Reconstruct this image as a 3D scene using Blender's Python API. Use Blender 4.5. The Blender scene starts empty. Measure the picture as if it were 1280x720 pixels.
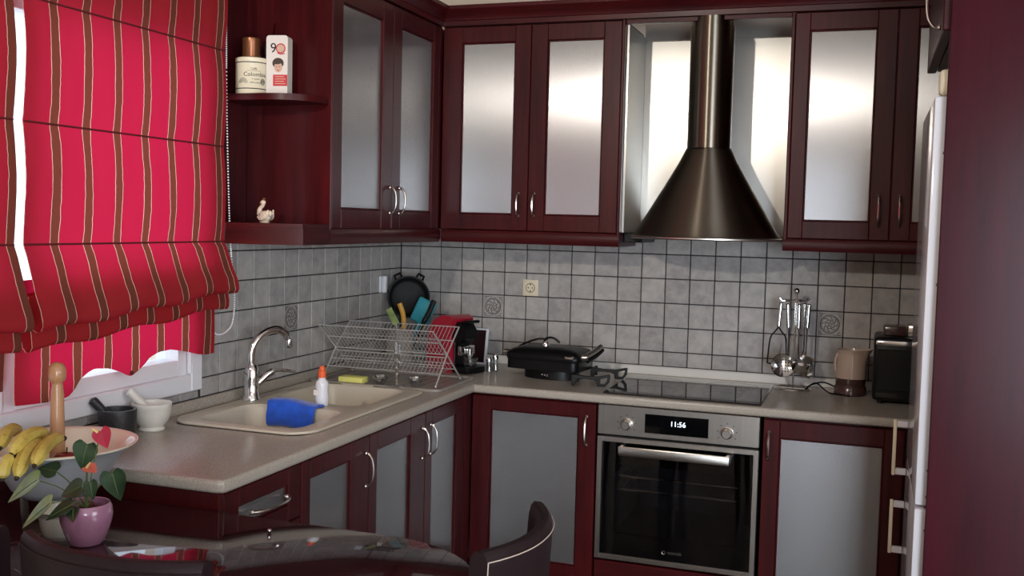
import bpy, bmesh, math, random
from mathutils import Vector, Matrix
random.seed(7)
PI = math.pi
S = bpy.context.scene
COL = S.collection

# ------------------------------------------------------------------ camera
cd = bpy.data.cameras.new('camera'); cam = bpy.data.objects.new('camera', cd); COL.objects.link(cam)
cd.sensor_fit = 'HORIZONTAL'; cd.sensor_width = 36.0; cd.lens = 36.0 * 1274.91 / 1280.0
cd.clip_start = 0.05; cd.clip_end = 60
def cam_rotation(w):
    th = math.sqrt(sum(a * a for a in w)); k = Vector(w) / th
    Rw = Matrix.Rotation(th, 3, k)
    R0 = Matrix(((1, 0, 0), (0, 0, -1), (0, 1, 0)))
    Rc = Rw @ R0                                   # world -> (right, down, forward)
    r, d, f = Rc[0], Rc[1], Rc[2]
    return Matrix((r, -d, -f)).transposed()
cam.matrix_world = Matrix.Translation((2.028, -4.233, 1.526)) @ cam_rotation((0.05998, 0.33768, 0.03511)).to_4x4()
S.camera = cam

# ------------------------------------------------------------------ world, lights, exposure
W = bpy.data.worlds.new('world'); S.world = W; W.use_nodes = True
bg = W.node_tree.nodes['Background']
bg.inputs[0].default_value = (0.80, 0.90, 1.0, 1); bg.inputs[1].default_value = 1.9
def area(name, loc, rot, sx, sy, power, color):
    l = bpy.data.lights.new(name, 'AREA'); l.shape = 'RECTANGLE'; l.size = sx; l.size_y = sy
    l.energy = power; l.color = color
    o = bpy.data.objects.new(name, l); COL.objects.link(o); o.location = loc; o.rotation_euler = rot
    return o
# daylight entering by the kitchen window (left) and by the balcony door behind the camera
area('daylight_kitchen_window', (-2.6, -2.35, 2.05), (0, -PI / 2 + .12, 0), 2.0, 2.2, 32, (0.93, 0.97, 1.0))
area('daylight_balcony_door', (3.6, -6.45, 1.15), (PI / 2, 0, 0), 1.4, 2.1, 130, (0.78, 0.88, 1.0))
area('added_side_fill', (4.45, -3.45, 1.55), (0, PI / 2, 0), 1.2, 1.5, 26, (0.92, 0.95, 1.0))  # fill light added from the right to brighten the left wall
V = S.view_settings
V.view_transform = 'Standard'; V.look = 'None'; V.gamma = 1.0; V.use_curve_mapping = False
V.exposure = 0.3

# ------------------------------------------------------------------ materials
def srgb(r, g, b):
    f = lambda c: c / 12.92 if c <= 0.04045 else ((c + 0.055) / 1.055) ** 2.4
    return (f(r / 255), f(g / 255), f(b / 255), 1)
class NT:
    def __init__(s, name):
        s.m = bpy.data.materials.new(name); s.m.use_nodes = True
        s.t = s.m.node_tree; s.n = s.t.nodes; s.p = s.n['Principled BSDF']; s.out = s.n['Material Output']
    def add(s, typ, **kw):
        n = s.n.new(typ)
        for k, v in kw.items(): setattr(n, k, v)
        return n
    def link(s, a, b): s.t.links.new(a, b)
    def coords(s, scale=(1, 1, 1), kind='Object'):
        tc = s.add('ShaderNodeTexCoord'); mp = s.add('ShaderNodeMapping'); mp.inputs['Scale'].default_value = scale
        s.link(tc.outputs[kind], mp.inputs['Vector']); return mp.outputs['Vector']
    def noise(s, vec, scale, detail=3, rough=.55):
        n = s.add('ShaderNodeTexNoise'); n.inputs['Scale'].default_value = scale
        n.inputs['Detail'].default_value = detail; n.inputs['Roughness'].default_value = rough
        s.link(vec, n.inputs['Vector']); return n.outputs['Fac']
    def ramp(s, fac, stops):
        r = s.add('ShaderNodeValToRGB'); e = r.color_ramp.elements
        e[0].position, e[0].color = stops[0]; e[1].position, e[1].color = stops[-1]
        for p, c in stops[1:-1]:
            x = e.new(p); x.color = c
        s.link(fac, r.inputs['Fac']); return r.outputs['Color']
    def bump(s, h, strength, dist=.002):
        b = s.add('ShaderNodeBump'); b.inputs['Strength'].default_value = strength; b.inputs['Distance'].default_value = dist
        s.link(h, b.inputs['Height']); s.link(b.outputs['Normal'], s.p.inputs['Normal'])
def mat(name, col, rough=.5, metal=0.0, coat=0.0, trans=0.0, ior=1.45, var=None, bump=None, emit=None, spec=None, aniso=None, coords='Object', sheen=0):
    """col: (r,g,b) srgb 0-255. var=(scale, amount, stretch xyz): light mottling of the colour."""
    t = NT(name); c = srgb(*col); p = t.p
    p.inputs['Base Color'].default_value = c; p.inputs['Roughness'].default_value = rough
    p.inputs['Metallic'].default_value = metal; p.inputs['Coat Weight'].default_value = coat
    p.inputs['Coat Roughness'].default_value = .08
    p.inputs['Transmission Weight'].default_value = trans; p.inputs['IOR'].default_value = ior
    if spec is not None: p.inputs['Specular IOR Level'].default_value = spec
    if sheen: p.inputs['Sheen Weight'].default_value = sheen
    if var:
        v = t.coords(var[2] if len(var) > 2 else (1, 1, 1), coords); f = t.noise(v, var[0], 4)
        a = var[1]
        lo = tuple(x * (1 - a) for x in c[:3]) + (1,); hi = tuple(min(1, x * (1 + a)) for x in c[:3]) + (1,)
        t.link(t.ramp(f, [(.3, lo), (.7, hi)]), p.inputs['Base Color'])
    if bump:
        v = t.coords(bump[2] if len(bump) > 2 else (1, 1, 1), coords); t.bump(t.noise(v, bump[0], 3), bump[1])
    if emit:
        p.inputs['Emission Color'].default_value = srgb(*emit[0]); p.inputs['Emission Strength'].default_value = emit[1]
    if aniso is not None:
        p.inputs['Anisotropic'].default_value = aniso[0]; p.inputs['Anisotropic Rotation'].default_value = aniso[1]
        tg = t.add('ShaderNodeTangent'); tg.direction_type = 'RADIAL'; tg.axis = 'Z'
        t.link(tg.outputs['Tangent'], p.inputs['Tangent'])
    return t.m
M = {}
def wood(name, lo, hi, rough=.34, coat=.06, stretch=(18, 18, 1.2), spec=.24):
    t = NT(name); v = t.coords(stretch); f = t.noise(v, 2.2, 6, .65)
    v2 = t.coords((1, 1, 1)); f2 = t.noise(v2, 2.5, 2)
    mx = t.add('ShaderNodeMath', operation='MULTIPLY_ADD'); mx.inputs[1].default_value = .7
    m2 = t.add('ShaderNodeMath', operation='MULTIPLY'); m2.inputs[1].default_value = .3
    t.link(f2, m2.inputs[0]); t.link(f, mx.inputs[0]); t.link(m2.outputs[0], mx.inputs[2])
    t.link(t.ramp(mx.outputs[0], [(.32, srgb(*lo)), (.68, srgb(*hi))]), t.p.inputs['Base Color'])
    t.p.inputs['Roughness'].default_value = rough; t.p.inputs['Coat Weight'].default_value = coat
    t.p.inputs['Coat Roughness'].default_value = .12; t.p.inputs['Specular IOR Level'].default_value = spec
    t.bump(f, .05, .001); return t.m
M['wood'] = wood('mahogany', (43, 8, 11), (78, 18, 21))
M['wood_h'] = wood('mahogany_cross_grain', (43, 8, 11), (78, 18, 21), stretch=(1.2, 1.2, 18))
M['gable'] = wood('mahogany_gable', (46, 9, 17), (66, 16, 27), spec=.10, rough=.24, coat=.0, stretch=(9, 9, .8))
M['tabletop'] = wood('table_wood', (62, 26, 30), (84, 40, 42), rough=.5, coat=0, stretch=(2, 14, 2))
M['satin'] = mat('satin_silver_panel', (164, 163, 163), .26, .85, aniso=(.93, 0.0))
M['steel'] = mat('brushed_steel', (190, 184, 176), .28, 1, var=(4, .06, (40, 40, 1)), aniso=(.6, 0.0))
M['hoodsteel'] = mat('dark_brushed_steel', (124, 115, 103), .32, 1, aniso=(.95, .25))
M['bay'] = mat('bay_satin_steel', (190, 187, 181), .30, .95, aniso=(.6, 0.0))
M['chrome'] = mat('chrome', (225, 225, 225), .08, 1)
M['nickel'] = mat('satin_nickel', (214, 206, 200), .22, 1)
M['alu'] = mat('aluminium_upstand', (236, 234, 228), .3, .15)
M['wire'] = mat('steel_wire', (206, 204, 200), .34, .6)
M['grout'] = mat('dark_grout', (56, 52, 52), .8)
def tile_mat(name, a, b):
    t = NT(name); v = t.coords((1, 1, 1), 'Object')
    oi = t.add('ShaderNodeObjectInfo')
    ad = t.add('ShaderNodeVectorMath', operation='MULTIPLY_ADD'); ad.inputs[1].default_value = (40, 40, 40)
    cb = t.add('ShaderNodeCombineXYZ')
    for i in range(3): t.link(oi.outputs['Random'], cb.inputs[i])
    t.link(cb.outputs[0], ad.inputs[0]); t.link(v, ad.inputs[2])
    f = t.noise(ad.outputs[0], 22, 6, .65)
    mx = t.add('ShaderNodeMath', operation='MULTIPLY_ADD'); mx.inputs[1].default_value = .22; mx.use_clamp = True
    sb = t.add('ShaderNodeMath', operation='SUBTRACT'); sb.inputs[1].default_value = .11
    t.link(f, sb.inputs[0]); t.link(oi.outputs['Random'], mx.inputs[0]); t.link(sb.outputs[0], mx.inputs[2])
    t.link(t.ramp(mx.outputs[0], [(.28, srgb(*a)), (.72, srgb(*b))]), t.p.inputs['Base Color'])
    t.p.inputs['Roughness'].default_value = .38; t.bump(f, .25, .0015); return t.m
M['tile'] = tile_mat('grey_stone_tile', (146, 143, 141), (184, 179, 174))
M['relief'] = mat('tile_relief', (74, 66, 62), .5)
def counter_mat():
    t = NT('speckled_worktop'); v = t.coords()
    f = t.noise(v, 420, 3, .7); f2 = t.noise(v, 6, 2)
    c = t.ramp(f, [(.33, srgb(122, 115, 108)), (.48, srgb(168, 159, 147)), (.66, srgb(190, 182, 169))])
    t.link(c, t.p.inputs['Base Color']); t.p.inputs['Roughness'].default_value = .27; return t.m
M['counter'] = counter_mat()
M['sink'] = mat('composite_sink', (196, 186, 168), .35, var=(300, .06))
M['white'] = mat('white_pvc', (232, 232, 236), .3)
M['fridge'] = mat('white_enamel', (228, 227, 231), .1, coat=.3)
M['ivory'] = mat('ivory_plastic', (226, 214, 186), .4)
M['plaster'] = mat('cream_plaster', (216, 200, 182), .9, bump=(60, .1))
M['ceil'] = mat('ceiling_paint', (226, 216, 204), .9)
M['floor'] = mat('floor_tile', (96, 86, 80), .15, var=(3, .1))
M['black'] = mat('black_plastic', (11, 11, 12), .36, spec=.35)
M['blackgloss'] = mat('black_glass', (8, 8, 10), .04, coat=.6)
M['panblack'] = mat('matt_black_pan', (16, 16, 17), .62)
M['iron'] = mat('cast_iron', (12, 12, 12), .6, bump=(150, .2))
M['hobglass'] = mat('hob_glass', (30, 28, 30), .05, spec=.8)
M['ring'] = mat('hob_print', (120, 116, 112), .2)
def glass_mat(name, tint, gloss=.12, rough=.02):
    t = NT(name); t.n.remove(t.p)
    tr = t.add('ShaderNodeBsdfTransparent'); tr.inputs[0].default_value = srgb(*tint)
    gl = t.add('ShaderNodeBsdfGlossy'); gl.inputs['Roughness'].default_value = rough
    lw = t.add('ShaderNodeLayerWeight'); lw.inputs[0].default_value = .5
    pw = t.add('ShaderNodeMath', operation='POWER'); pw.inputs[1].default_value = 4.0; t.link(lw.outputs['Facing'], pw.inputs[0])
    ma = t.add('ShaderNodeMath', operation='MULTIPLY_ADD'); ma.inputs[1].default_value = .8; ma.inputs[2].default_value = .04 + gloss
    mx = t.add('ShaderNodeMixShader'); t.link(pw.outputs[0], ma.inputs[0]); t.link(ma.outputs[0], mx.inputs[0])
    t.link(tr.outputs[0], mx.inputs[1]); t.link(gl.outputs[0], mx.inputs[2]); t.link(mx.outputs[0], t.out.inputs[0]); return t.m
M['pane'] = glass_mat('window_glass', (245, 248, 250), .0)
M['ovenglass'] = glass_mat('dark_oven_glass', (214, 216, 220), .0)
M['clear'] = glass_mat('clear_glass', (225, 230, 230), .16)
M['crystal'] = glass_mat('cut_crystal', (235, 238, 240), .40)
M['tableglass'] = mat('table_glass', (54, 25, 29), .03, coat=.35, spec=.5, var=(2.2, .25, (1, 6, 1)))
def fabric_mat():
    t = NT('striped_blind_fabric')
    tc = t.add('ShaderNodeTexCoord'); sep = t.add('ShaderNodeSeparateXYZ'); t.link(tc.outputs['UV'], sep.inputs[0])
    nz = t.noise(t.coords((1, 1, 1), 'UV'), 3.2, 2)
    wob = t.add('ShaderNodeMath', operation='MULTIPLY_ADD'); wob.inputs[1].default_value = .06
    sb = t.add('ShaderNodeMath', operation='SUBTRACT'); sb.inputs[1].default_value = .03
    t.link(nz, wob.inputs[0]); t.link(sep.outputs[0], wob.inputs[2]); t.link(wob.outputs[0], sb.inputs[0])
    fr = t.add('ShaderNodeMath', operation='FRACT'); t.link(sb.outputs[0], fr.inputs[0])
    a = t.add('ShaderNodeMath', operation='SUBTRACT'); a.inputs[1].default_value = .5; t.link(fr.outputs[0], a.inputs[0])
    ab = t.add('ShaderNodeMath', operation='ABSOLUTE'); t.link(a.outputs[0], ab.inputs[0])   # 0 at the middle of a stripe, .5 between
    r = t.add('ShaderNodeValToRGB'); r.color_ramp.interpolation = 'CONSTANT'; e = r.color_ramp.elements
    brown, pale, red = srgb(124, 70, 58), srgb(250, 212, 188), srgb(166, 52, 54)
    e[0].position, e[0].color = 0, brown; e[1].position, e[1].color = .114, pale
    x = e.new(.132); x.color = red
    t.link(ab.outputs[0], r.inputs['Fac'])
    weave = t.noise(t.coords((1, 3, 1), 'UV'), 60, 2)
    mul = t.add('ShaderNodeMix', data_type='RGBA', blend_type='MULTIPLY'); mul.inputs[0].default_value = .35
    t.link(r.outputs[0], mul.inputs[6]); t.link(t.ramp(weave, [(.3, (.6, .6, .6, 1)), (.7, (1, 1, 1, 1))]), mul.inputs[7])
    r2 = t.add('ShaderNodeValToRGB'); r2.color_ramp.interpolation = 'CONSTANT'; e = r2.color_ramp.elements
    e[0].position, e[0].color = 0, srgb(140, 66, 50); e[1].position, e[1].color = .114, srgb(255, 205, 186)
    x = e.new(.132); x.color = srgb(232, 26, 80)
    t.link(ab.outputs[0], r2.inputs['Fac'])
    d = t.add('ShaderNodeBsdfDiffuse'); tl = t.add('ShaderNodeBsdfTranslucent'); mx = t.add('ShaderNodeMixShader'); mx.inputs[0].default_value = .38
    t.link(mul.outputs[2], d.inputs[0]); t.link(r2.outputs[0], tl.inputs[0])
    t.link(d.outputs[0], mx.inputs[1]); t.link(tl.outputs[0], mx.inputs[2])
    t.n.remove(t.p); t.link(mx.outputs[0], t.out.inputs[0]); return t.m
M['fabric'] = fabric_mat()
M['rodred'] = mat('dark_red_thread', (92, 20, 24), .8)
M['leather'] = mat('dark_leather', (34, 22, 25), .5, spec=.22, bump=(260, .12), var=(6, .12))
M['edgehighlight'] = mat('glass_edge_highlight', (150, 128, 124), .15, coat=.5)  # paler than the top, carries the rim highlight as colour
M['stitch'] = mat('pale_stitching', (196, 176, 164), .7)
M['cream'] = mat('cream_enamel', (238, 226, 196), .3)
M['ceramic'] = mat('cream_ceramic', (240, 230, 208), .22, coat=.4)
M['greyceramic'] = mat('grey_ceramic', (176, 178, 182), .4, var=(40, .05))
M['lightwood'] = mat('turned_wood', (178, 132, 94), .35, coat=.3, var=(5, .12, (14, 14, 1)))
def banana_mat():
    t = NT('banana_skin'); v = t.coords(); f = t.noise(v, 55, 4, .7)
    t.link(t.ramp(f, [(.30, srgb(92, 66, 30)), (.36, srgb(190, 164, 74)), (.7, srgb(206, 186, 96))]), t.p.inputs['Base Color'])
    t.p.inputs['Roughness'].default_value = .5; return t.m
M['banana'] = banana_mat()
M['bananatip'] = mat('banana_tip', (52, 42, 28), .7)
M['apple'] = mat('apple_skin', (120, 30, 28), .3, coat=.3, var=(12, .5, (3, 3, .6)))
M['pinkpot'] = mat('pink_glaze', (168, 118, 146), .22, coat=.6, var=(60, .08))
M['soil'] = mat('bark_soil', (96, 48, 40), .9, bump=(90, .8))
def leaf_mat(name, a, b):
    t = NT(name); f = t.noise(t.coords((1, 1, 1)), 18, 4)
    t.link(t.ramp(f, [(.35, srgb(*a)), (.65, srgb(*b))]), t.p.inputs['Base Color']); t.p.inputs['Roughness'].default_value = .32
    t.p.inputs['Coat Weight'].default_value = .2; return t.m
M['leaf'] = leaf_mat('dark_leaf', (34, 52, 36), (56, 78, 50))
M['leafpale'] = leaf_mat('pale_leaf', (96, 116, 66), (148, 158, 98))
M['stem'] = mat('green_stem', (92, 104, 62), .5)
M['spathe'] = mat('pink_spathe', (160, 26, 54), .25, coat=.5)
M['salmon'] = mat('salmon_spathe', (206, 110, 92), .3, coat=.4)
M['spadix'] = mat('yellow_spadix', (226, 190, 120), .5)
M['blackstone'] = mat('black_granite', (44, 44, 46), .45, var=(120, .5))
M['marble'] = mat('white_marble', (220, 216, 206), .35, var=(14, .08))
M['blue'] = mat('blue_cloth', (28, 84, 196), .95, bump=(220, .6), sheen=.4, var=(40, .2))
M['bottle'] = mat('white_bottle', (222, 222, 226), .25, coat=.2)
M['orange'] = mat('orange_cap', (226, 96, 50), .4)
M['sponge'] = mat('yellow_sponge', (226, 220, 124), .95, bump=(160, .8))
M['redplastic'] = mat('red_plastic', (168, 32, 52), .3, coat=.4)
M['turquoise'] = mat('turquoise_plastic', (58, 158, 172), .4)
M['yellow'] = mat('yellow_plastic', (226, 168, 66), .45)
M['traypl'] = mat('grey_drain_tray', (150, 142, 134), .35)
M['brownglaze'] = mat('brown_glaze', (72, 50, 46), .22, coat=.5)
M['beigeglaze'] = mat('beige_glaze', (186, 164, 148), .22, coat=.5)
M['copper'] = mat('brown_foil', (132, 84, 56), .3, .6)
M['ink'] = mat('black_print', (34, 28, 26), .6)
M['red_label'] = mat('red_label', (206, 54, 62), .5)
M['paper'] = mat('white_tin', (232, 224, 214), .35)
M['skin'] = mat('printed_skin', (214, 176, 152), .6)
M['hair'] = mat('printed_hair', (72, 58, 48), .6)
M['china'] = mat('painted_china', (226, 208, 186), .3, var=(90, .25))
M['lcd'] = mat('lit_digits', (235, 245, 255), .4, emit=((225, 240, 255), 1.6))
M['dark'] = mat('dark_void', (16, 14, 15), .8)
M['ovenin'] = mat('oven_enamel', (30, 30, 33), .35)
M['lamp'] = mat('lamp_shade', (225, 220, 212), .5)
M['bulb'] = mat('lit_bulb', (255, 245, 230), .5, emit=((255, 236, 210), 20))
M['board'] = mat('dark_board', (40, 22, 24), .25, coat=.5)

# ------------------------------------------------------------------ geometry helpers
ORG = {}
def org(o): return ORG.get(o.name, Vector((0, 0, 0))) if o else Vector((0, 0, 0))
def props(o, label=None, cat=None, group=None, kind=None):
    if label: o['label'] = label
    if cat: o['category'] = cat
    if group: o['group'] = group
    if kind: o['kind'] = kind
    return o
def thing(name, loc, label, cat, group=None):
    o = bpy.data.objects.new(name, None); o.empty_display_size = .05; COL.objects.link(o); o.location = loc
    ORG[o.name] = Vector(loc); return props(o, label, cat, group)
class MB:
    def __init__(s): s.b = bmesh.new()
    def _xf(s, vs, mtx):
        if mtx is not None: bmesh.ops.transform(s.b, matrix=mtx, verts=vs)
    def box(s, x0, x1, y0, y1, z0, z1, bev=0.0, seg=1, mtx=None):
        r = bmesh.ops.create_cube(s.b, size=1.0); vs = r['verts']
        bmesh.ops.transform(s.b, verts=vs, matrix=Matrix.Translation(((x0 + x1) / 2, (y0 + y1) / 2, (z0 + z1) / 2)) @ Matrix.Diagonal((abs(x1 - x0), abs(y1 - y0), abs(z1 - z0), 1)))
        if bev:
            es = list({e for v in vs for e in v.link_edges})
            q = bmesh.ops.bevel(s.b, geom=es, offset=bev, segments=seg, profile=.5, affect='EDGES')
            vs = list({v for f in q['faces'] for v in f.verts} | {v for v in vs if v.is_valid})
        s._xf(vs, mtx); return s
    def rings(s, rings, cap0=True, cap1=True, closed=True):
        vr = [[s.b.verts.new(p) for p in r] for r in rings]; n = len(vr[0])
        for a, b in zip(vr, vr[1:]):
            for i in range(n if closed else n - 1):
                j = (i + 1) % n
                try: s.b.faces.new((a[i], a[j], b[j], b[i]))
                except ValueError: pass
        if cap0 and n > 2: s.b.faces.new(list(reversed(vr[0])))
        if cap1 and n > 2: s.b.faces.new(vr[-1])
        return vr
    def lathe(s, c, prof, seg=28, sx=1, sy=1, cap0=True, cap1=True, mtx=None):
        c = Vector(c)
        rs = []
        for r, z in prof:
            rs.append([c + Vector((r * sx * math.cos(2 * PI * i / seg), r * sy * math.sin(2 * PI * i / seg), z)) for i in range(seg)])
        if mtx is not None: rs = [[mtx @ p for p in r] for r in rs]
        s.rings(rs, cap0, cap1); return s
    def tube(s, pts, r, seg=8, closed=False, caps=True):
        pts = [Vector(p) for p in pts]; n = len(pts); rr = r if isinstance(r, (list, tuple)) else [r] * n
        up = None; rs = []
        for i, p in enumerate(pts):
            if closed: d = pts[(i + 1) % n] - pts[i - 1]
            else: d = pts[min(i + 1, n - 1)] - pts[max(i - 1, 0)]
            d.normalize()
            if up is None:
                up = Vector((0, 0, 1)) if abs(d.z) < .9 else Vector((1, 0, 0))
            u = (up - d * up.dot(d)).normalized(); v = d.cross(u); up = u
            rs.append([p + (u * math.cos(2 * PI * k / seg) + v * math.sin(2 * PI * k / seg)) * rr[i] for k in range(seg)])
        if closed: rs.append(rs[0]); s.rings(rs, False, False)
        else: s.rings(rs, caps, caps)
        return s
    def cyl(s, a, b, r0, r1=None, seg=20): return s.tube([a, b], [r0, r0 if r1 is None else r1], seg)
    def ball(s, c, r, seg=16, mtx=None):
        r = r if isinstance(r, (tuple, list)) else (r, r, r)
        q = bmesh.ops.create_uvsphere(s.b, u_segments=seg, v_segments=max(6, seg * 2 // 3), radius=1)
        m = Matrix.Translation(c) @ (mtx if mtx is not None else Matrix.Identity(4)) @ Matrix.Diagonal((*r, 1))
        bmesh.ops.transform(s.b, matrix=m, verts=q['verts']); return s
    def prism(s, poly, axis, a, b):
        """poly: 2D points in the plane normal to axis (x:(y,z) y:(x,z) z:(x,y))"""
        f = {'x': lambda p, t: (t, p[0], p[1]), 'y': lambda p, t: (p[0], t, p[1]), 'z': lambda p, t: (p[0], p[1], t)}[axis]
        s.rings([[Vector(f(p, a)) for p in poly], [Vector(f(p, b)) for p in poly]]); return s
    def obj(s, name, m, parent=None, smooth=35, label=None, mtx=None, uv=None):
        bm = s.b; bmesh.ops.remove_doubles(bm, verts=bm.verts, dist=1e-6)
        if mtx is not None: bmesh.ops.transform(bm, matrix=mtx, verts=bm.verts)
        bmesh.ops.recalc_face_normals(bm, faces=bm.faces)
        o0 = org(parent)
        if o0.length: bmesh.ops.translate(bm, vec=-o0, verts=bm.verts)
        lim = math.radians(smooth)
        for f in bm.faces: f.smooth = True
        for e in bm.edges:
            e.smooth = len(e.link_faces) == 2 and e.calc_face_angle(0) < lim
        me = bpy.data.meshes.new(name); bm.to_mesh(me); bm.free(); me.materials.append(m)
        o = bpy.data.objects.new(name, me); COL.objects.link(o)
        if parent: o.parent = parent
        ORG[o.name] = o0.copy()
        if label: o['label'] = label
        return o
def rrect(x0, x1, y0, y1, r, seg=6):
    out = []
    for cx, cy, a0 in ((x1 - r, y1 - r, 0), (x0 + r, y1 - r, 90), (x0 + r, y0 + r, 180), (x1 - r, y0 + r, 270)):
        for k in range(seg + 1):
            a = math.radians(a0 + 90 * k / seg); out.append((cx + r * math.cos(a), cy + r * math.sin(a)))
    return out
def flat_curve(name, loops, z0, z1, m, parent=None, bev=0.0, mtx=None, bevres=2):
    """filled 2D outline with holes, extruded from z0 to z1, as a mesh object"""
    c = bpy.data.curves.new(name, 'CURVE'); c.dimensions = '2D'; c.fill_mode = 'BOTH'
    for L in loops:
        sp = c.splines.new('POLY'); sp.points.add(len(L) - 1); sp.use_cyclic_u = True
        for p, q in zip(sp.points, L): p.co = (q[0], q[1], 0, 1)
    c.extrude = (z1 - z0) / 2 - bev; c.bevel_depth = bev; c.bevel_resolution = bevres
    if bev: c.offset = -bev
    return _from_curve(name, c, m, parent, Matrix.Translation((0, 0, (z0 + z1) / 2)) if mtx is None else mtx)
def _from_curve(name, c, m, parent, mtx, warp=None):
    t = bpy.data.objects.new('tmp', c); COL.objects.link(t); bpy.context.view_layer.update()
    me = bpy.data.meshes.new_from_object(t.evaluated_get(bpy.context.evaluated_depsgraph_get()))
    bpy.data.objects.remove(t); bpy.data.curves.remove(c)
    bm = bmesh.new(); bm.from_mesh(me); bpy.data.meshes.remove(me)
    mb = MB(); mb.b.free(); mb.b = bm
    if warp:
        for v in bm.verts: v.co = warp(v.co)
    return mb.obj(name, m, parent, 30, mtx=mtx)
def text(name, s, size, mtx, m, parent, ext=.0004, align='CENTER', warp=None, shear=0):
    c = bpy.data.curves.new(name, 'FONT'); c.body = s; c.size = size; c.extrude = ext; c.align_x = align; c.align_y = 'CENTER'; c.shear = shear
    c.resolution_u = 3
    return _from_curve(name, c, m, parent, mtx, warp)
def copy_tree(o, parent=None):
    c = o.copy(); COL.objects.link(c); c.parent = parent; ORG[c.name] = org(o).copy()
    for k in list(o.children): copy_tree(k, c)
    return c
def smooth_path(pts, n=8):
    """Catmull-Rom through pts"""
    P = [Vector(p) for p in pts]; P = [P[0] * 2 - P[1]] + P + [P[-1] * 2 - P[-2]]; out = []
    for i in range(1, len(P) - 2):
        for k in range(n):
            t = k / n; a, b, c, d = P[i - 1], P[i], P[i + 1], P[i + 2]
            out.append(.5 * ((2 * b) + (c - a) * t + (2 * a - 5 * b + 4 * c - d) * t * t + (3 * b - a - 3 * c + d) * t ** 3))
    out.append(P[-2]); return out
FRONT = Matrix.Rotation(PI / 2, 4, 'X')           # text plane facing -y
def front_at(x, y, z): return Matrix.Translation((x, y, z)) @ FRONT
def right_at(x, y, z): return Matrix.Translation((x, y, z)) @ Matrix.Rotation(PI / 2, 4, 'Z') @ FRONT   # facing +x

# ================================================================== SETTING
def struct(o): o['kind'] = 'structure'; return o
CEIL = 2.72
struct(MB().box(-.2, 4.6, -6.6, .2, -.1, 0).obj('floor', M['floor']))
struct(MB().box(-.2, 4.6, -6.6, .2, CEIL, CEIL + .1).obj('ceiling', M['ceil']))
wall_back = struct(MB().box(-.2, 4.6, 0, .2, 0, CEIL).obj('wall_back', M['plaster']))
WY0, WY1, WZ0, WZ1 = -3.16, -1.492, .965, 2.13    # kitchen window opening
wl = MB()
wl.box(-.2, 0, -6.6, WY0, 0, CEIL); wl.box(-.2, 0, WY1, 0, 0, CEIL)
wl.box(-.2, 0, WY0, WY1, 0, WZ0); wl.box(-.2, 0, WY0, WY1, WZ1, CEIL)
wall_left = struct(wl.obj('wall_left', M['plaster']))
wq = MB(); wq.box(4.5, 4.6, -6.6, -4.2, 0, CEIL); wq.box(4.5, 4.6, -2.7, 0, 0, CEIL); wq.box(4.5, 4.6, -4.2, -2.7, 0, .95); wq.box(4.5, 4.6, -4.2, -2.7, 2.15, CEIL)
struct(wq.obj('wall_right', M['plaster']))
w2 = MB(); w2.box(4.52, 4.58, -4.2, -4.14, .95, 2.15, .004); w2.box(4.52, 4.58, -2.76, -2.7, .95, 2.15, .004); w2.box(4.52, 4.58, -4.14, -2.76, .95, 1.01, .004); w2.box(4.52, 4.58, -4.14, -2.76, 2.09, 2.15, .004)
added_win = struct(w2.obj('added_window', M['white'])); MB().box(4.545, 4.551, -4.14, -2.76, 1.01, 2.09).obj('pane', M['pane'], added_win)  # unseen window added on the right, goes with the fill light there
wr = MB()
wr.box(-.2, 2.9, -6.7, -6.5, 0, CEIL); wr.box(4.3, 4.6, -6.7, -6.5, 0, CEIL); wr.box(2.9, 4.3, -6.7, -6.5, 2.2, CEIL)
struct(wr.obj('wall_rear', M['plaster']))
struct(MB().box(2.86, 2.96, -1.42, 0, 0, CEIL).obj('wall_niche', M['plaster']))
# balcony door in the rear wall
d1 = MB()
for a, b in ((2.9, 2.97), (3.565, 3.635), (4.23, 4.3)): d1.box(a, b, -6.62, -6.55, 0, 2.2, .004)
for a, b in ((2.97, 3.565), (3.635, 4.23)): d1.box(a, b, -6.62, -6.55, 2.13, 2.2, .004); d1.box(a, b, -6.62, -6.55, 0, .09, .004)
door1 = struct(d1.obj('door_1', M['white']))
for a, b in ((2.97, 3.565), (3.635, 4.23)): MB().box(a, b, -6.59, -6.584, .09, 2.13).obj('pane', M['pane'], door1)
# kitchen window: outer frame, two sashes, panes, hinge
wf = MB()
fx0, fx1 = -.09, .022
wf.box(fx0, fx1, WY0, WY0 + .055, WZ0, WZ1, .004); wf.box(fx0, fx1, WY1 - .055, WY1, WZ0, WZ1, .004)
wf.box(fx0, fx1, WY0 + .055, WY1 - .055, WZ0, WZ0 + .055, .004); wf.box(fx0, fx1, WY0 + .055, WY1 - .055, WZ1 - .055, WZ1, .004)
wf.box(fx0, fx1, -2.36, -2.29, WZ0 + .055, WZ1 - .055, .004)
window1 = struct(wf.obj('window_1', M['white']))
for a, b in ((WY0 + .055, -2.36), (-2.29, WY1 - .055)):
    sb = MB(); z0, z1 = WZ0 + .055, WZ1 - .055
    x0, x1 = -.075, .008
    sb.prism([(a, z0), (a + .05, z0), (a + .05, z1), (a, z1)], 'x', x0, x1); sb.prism([(b - .05, z0), (b, z0), (b, z1), (b - .05, z1)], 'x', x0, x1)
    sb.box(x0, x1, a + .05, b - .05, z0, z0 + .05, .003); sb.box(x0, x1, a + .05, b - .05, z1 - .05, z1, .003)
    sa = sb.obj('sash', M['white'], window1)
    MB().box(-.04, -.034, a + .05, b - .05, z0 + .05, z1 - .05).obj('pane', M['pane'], sa)
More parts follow.
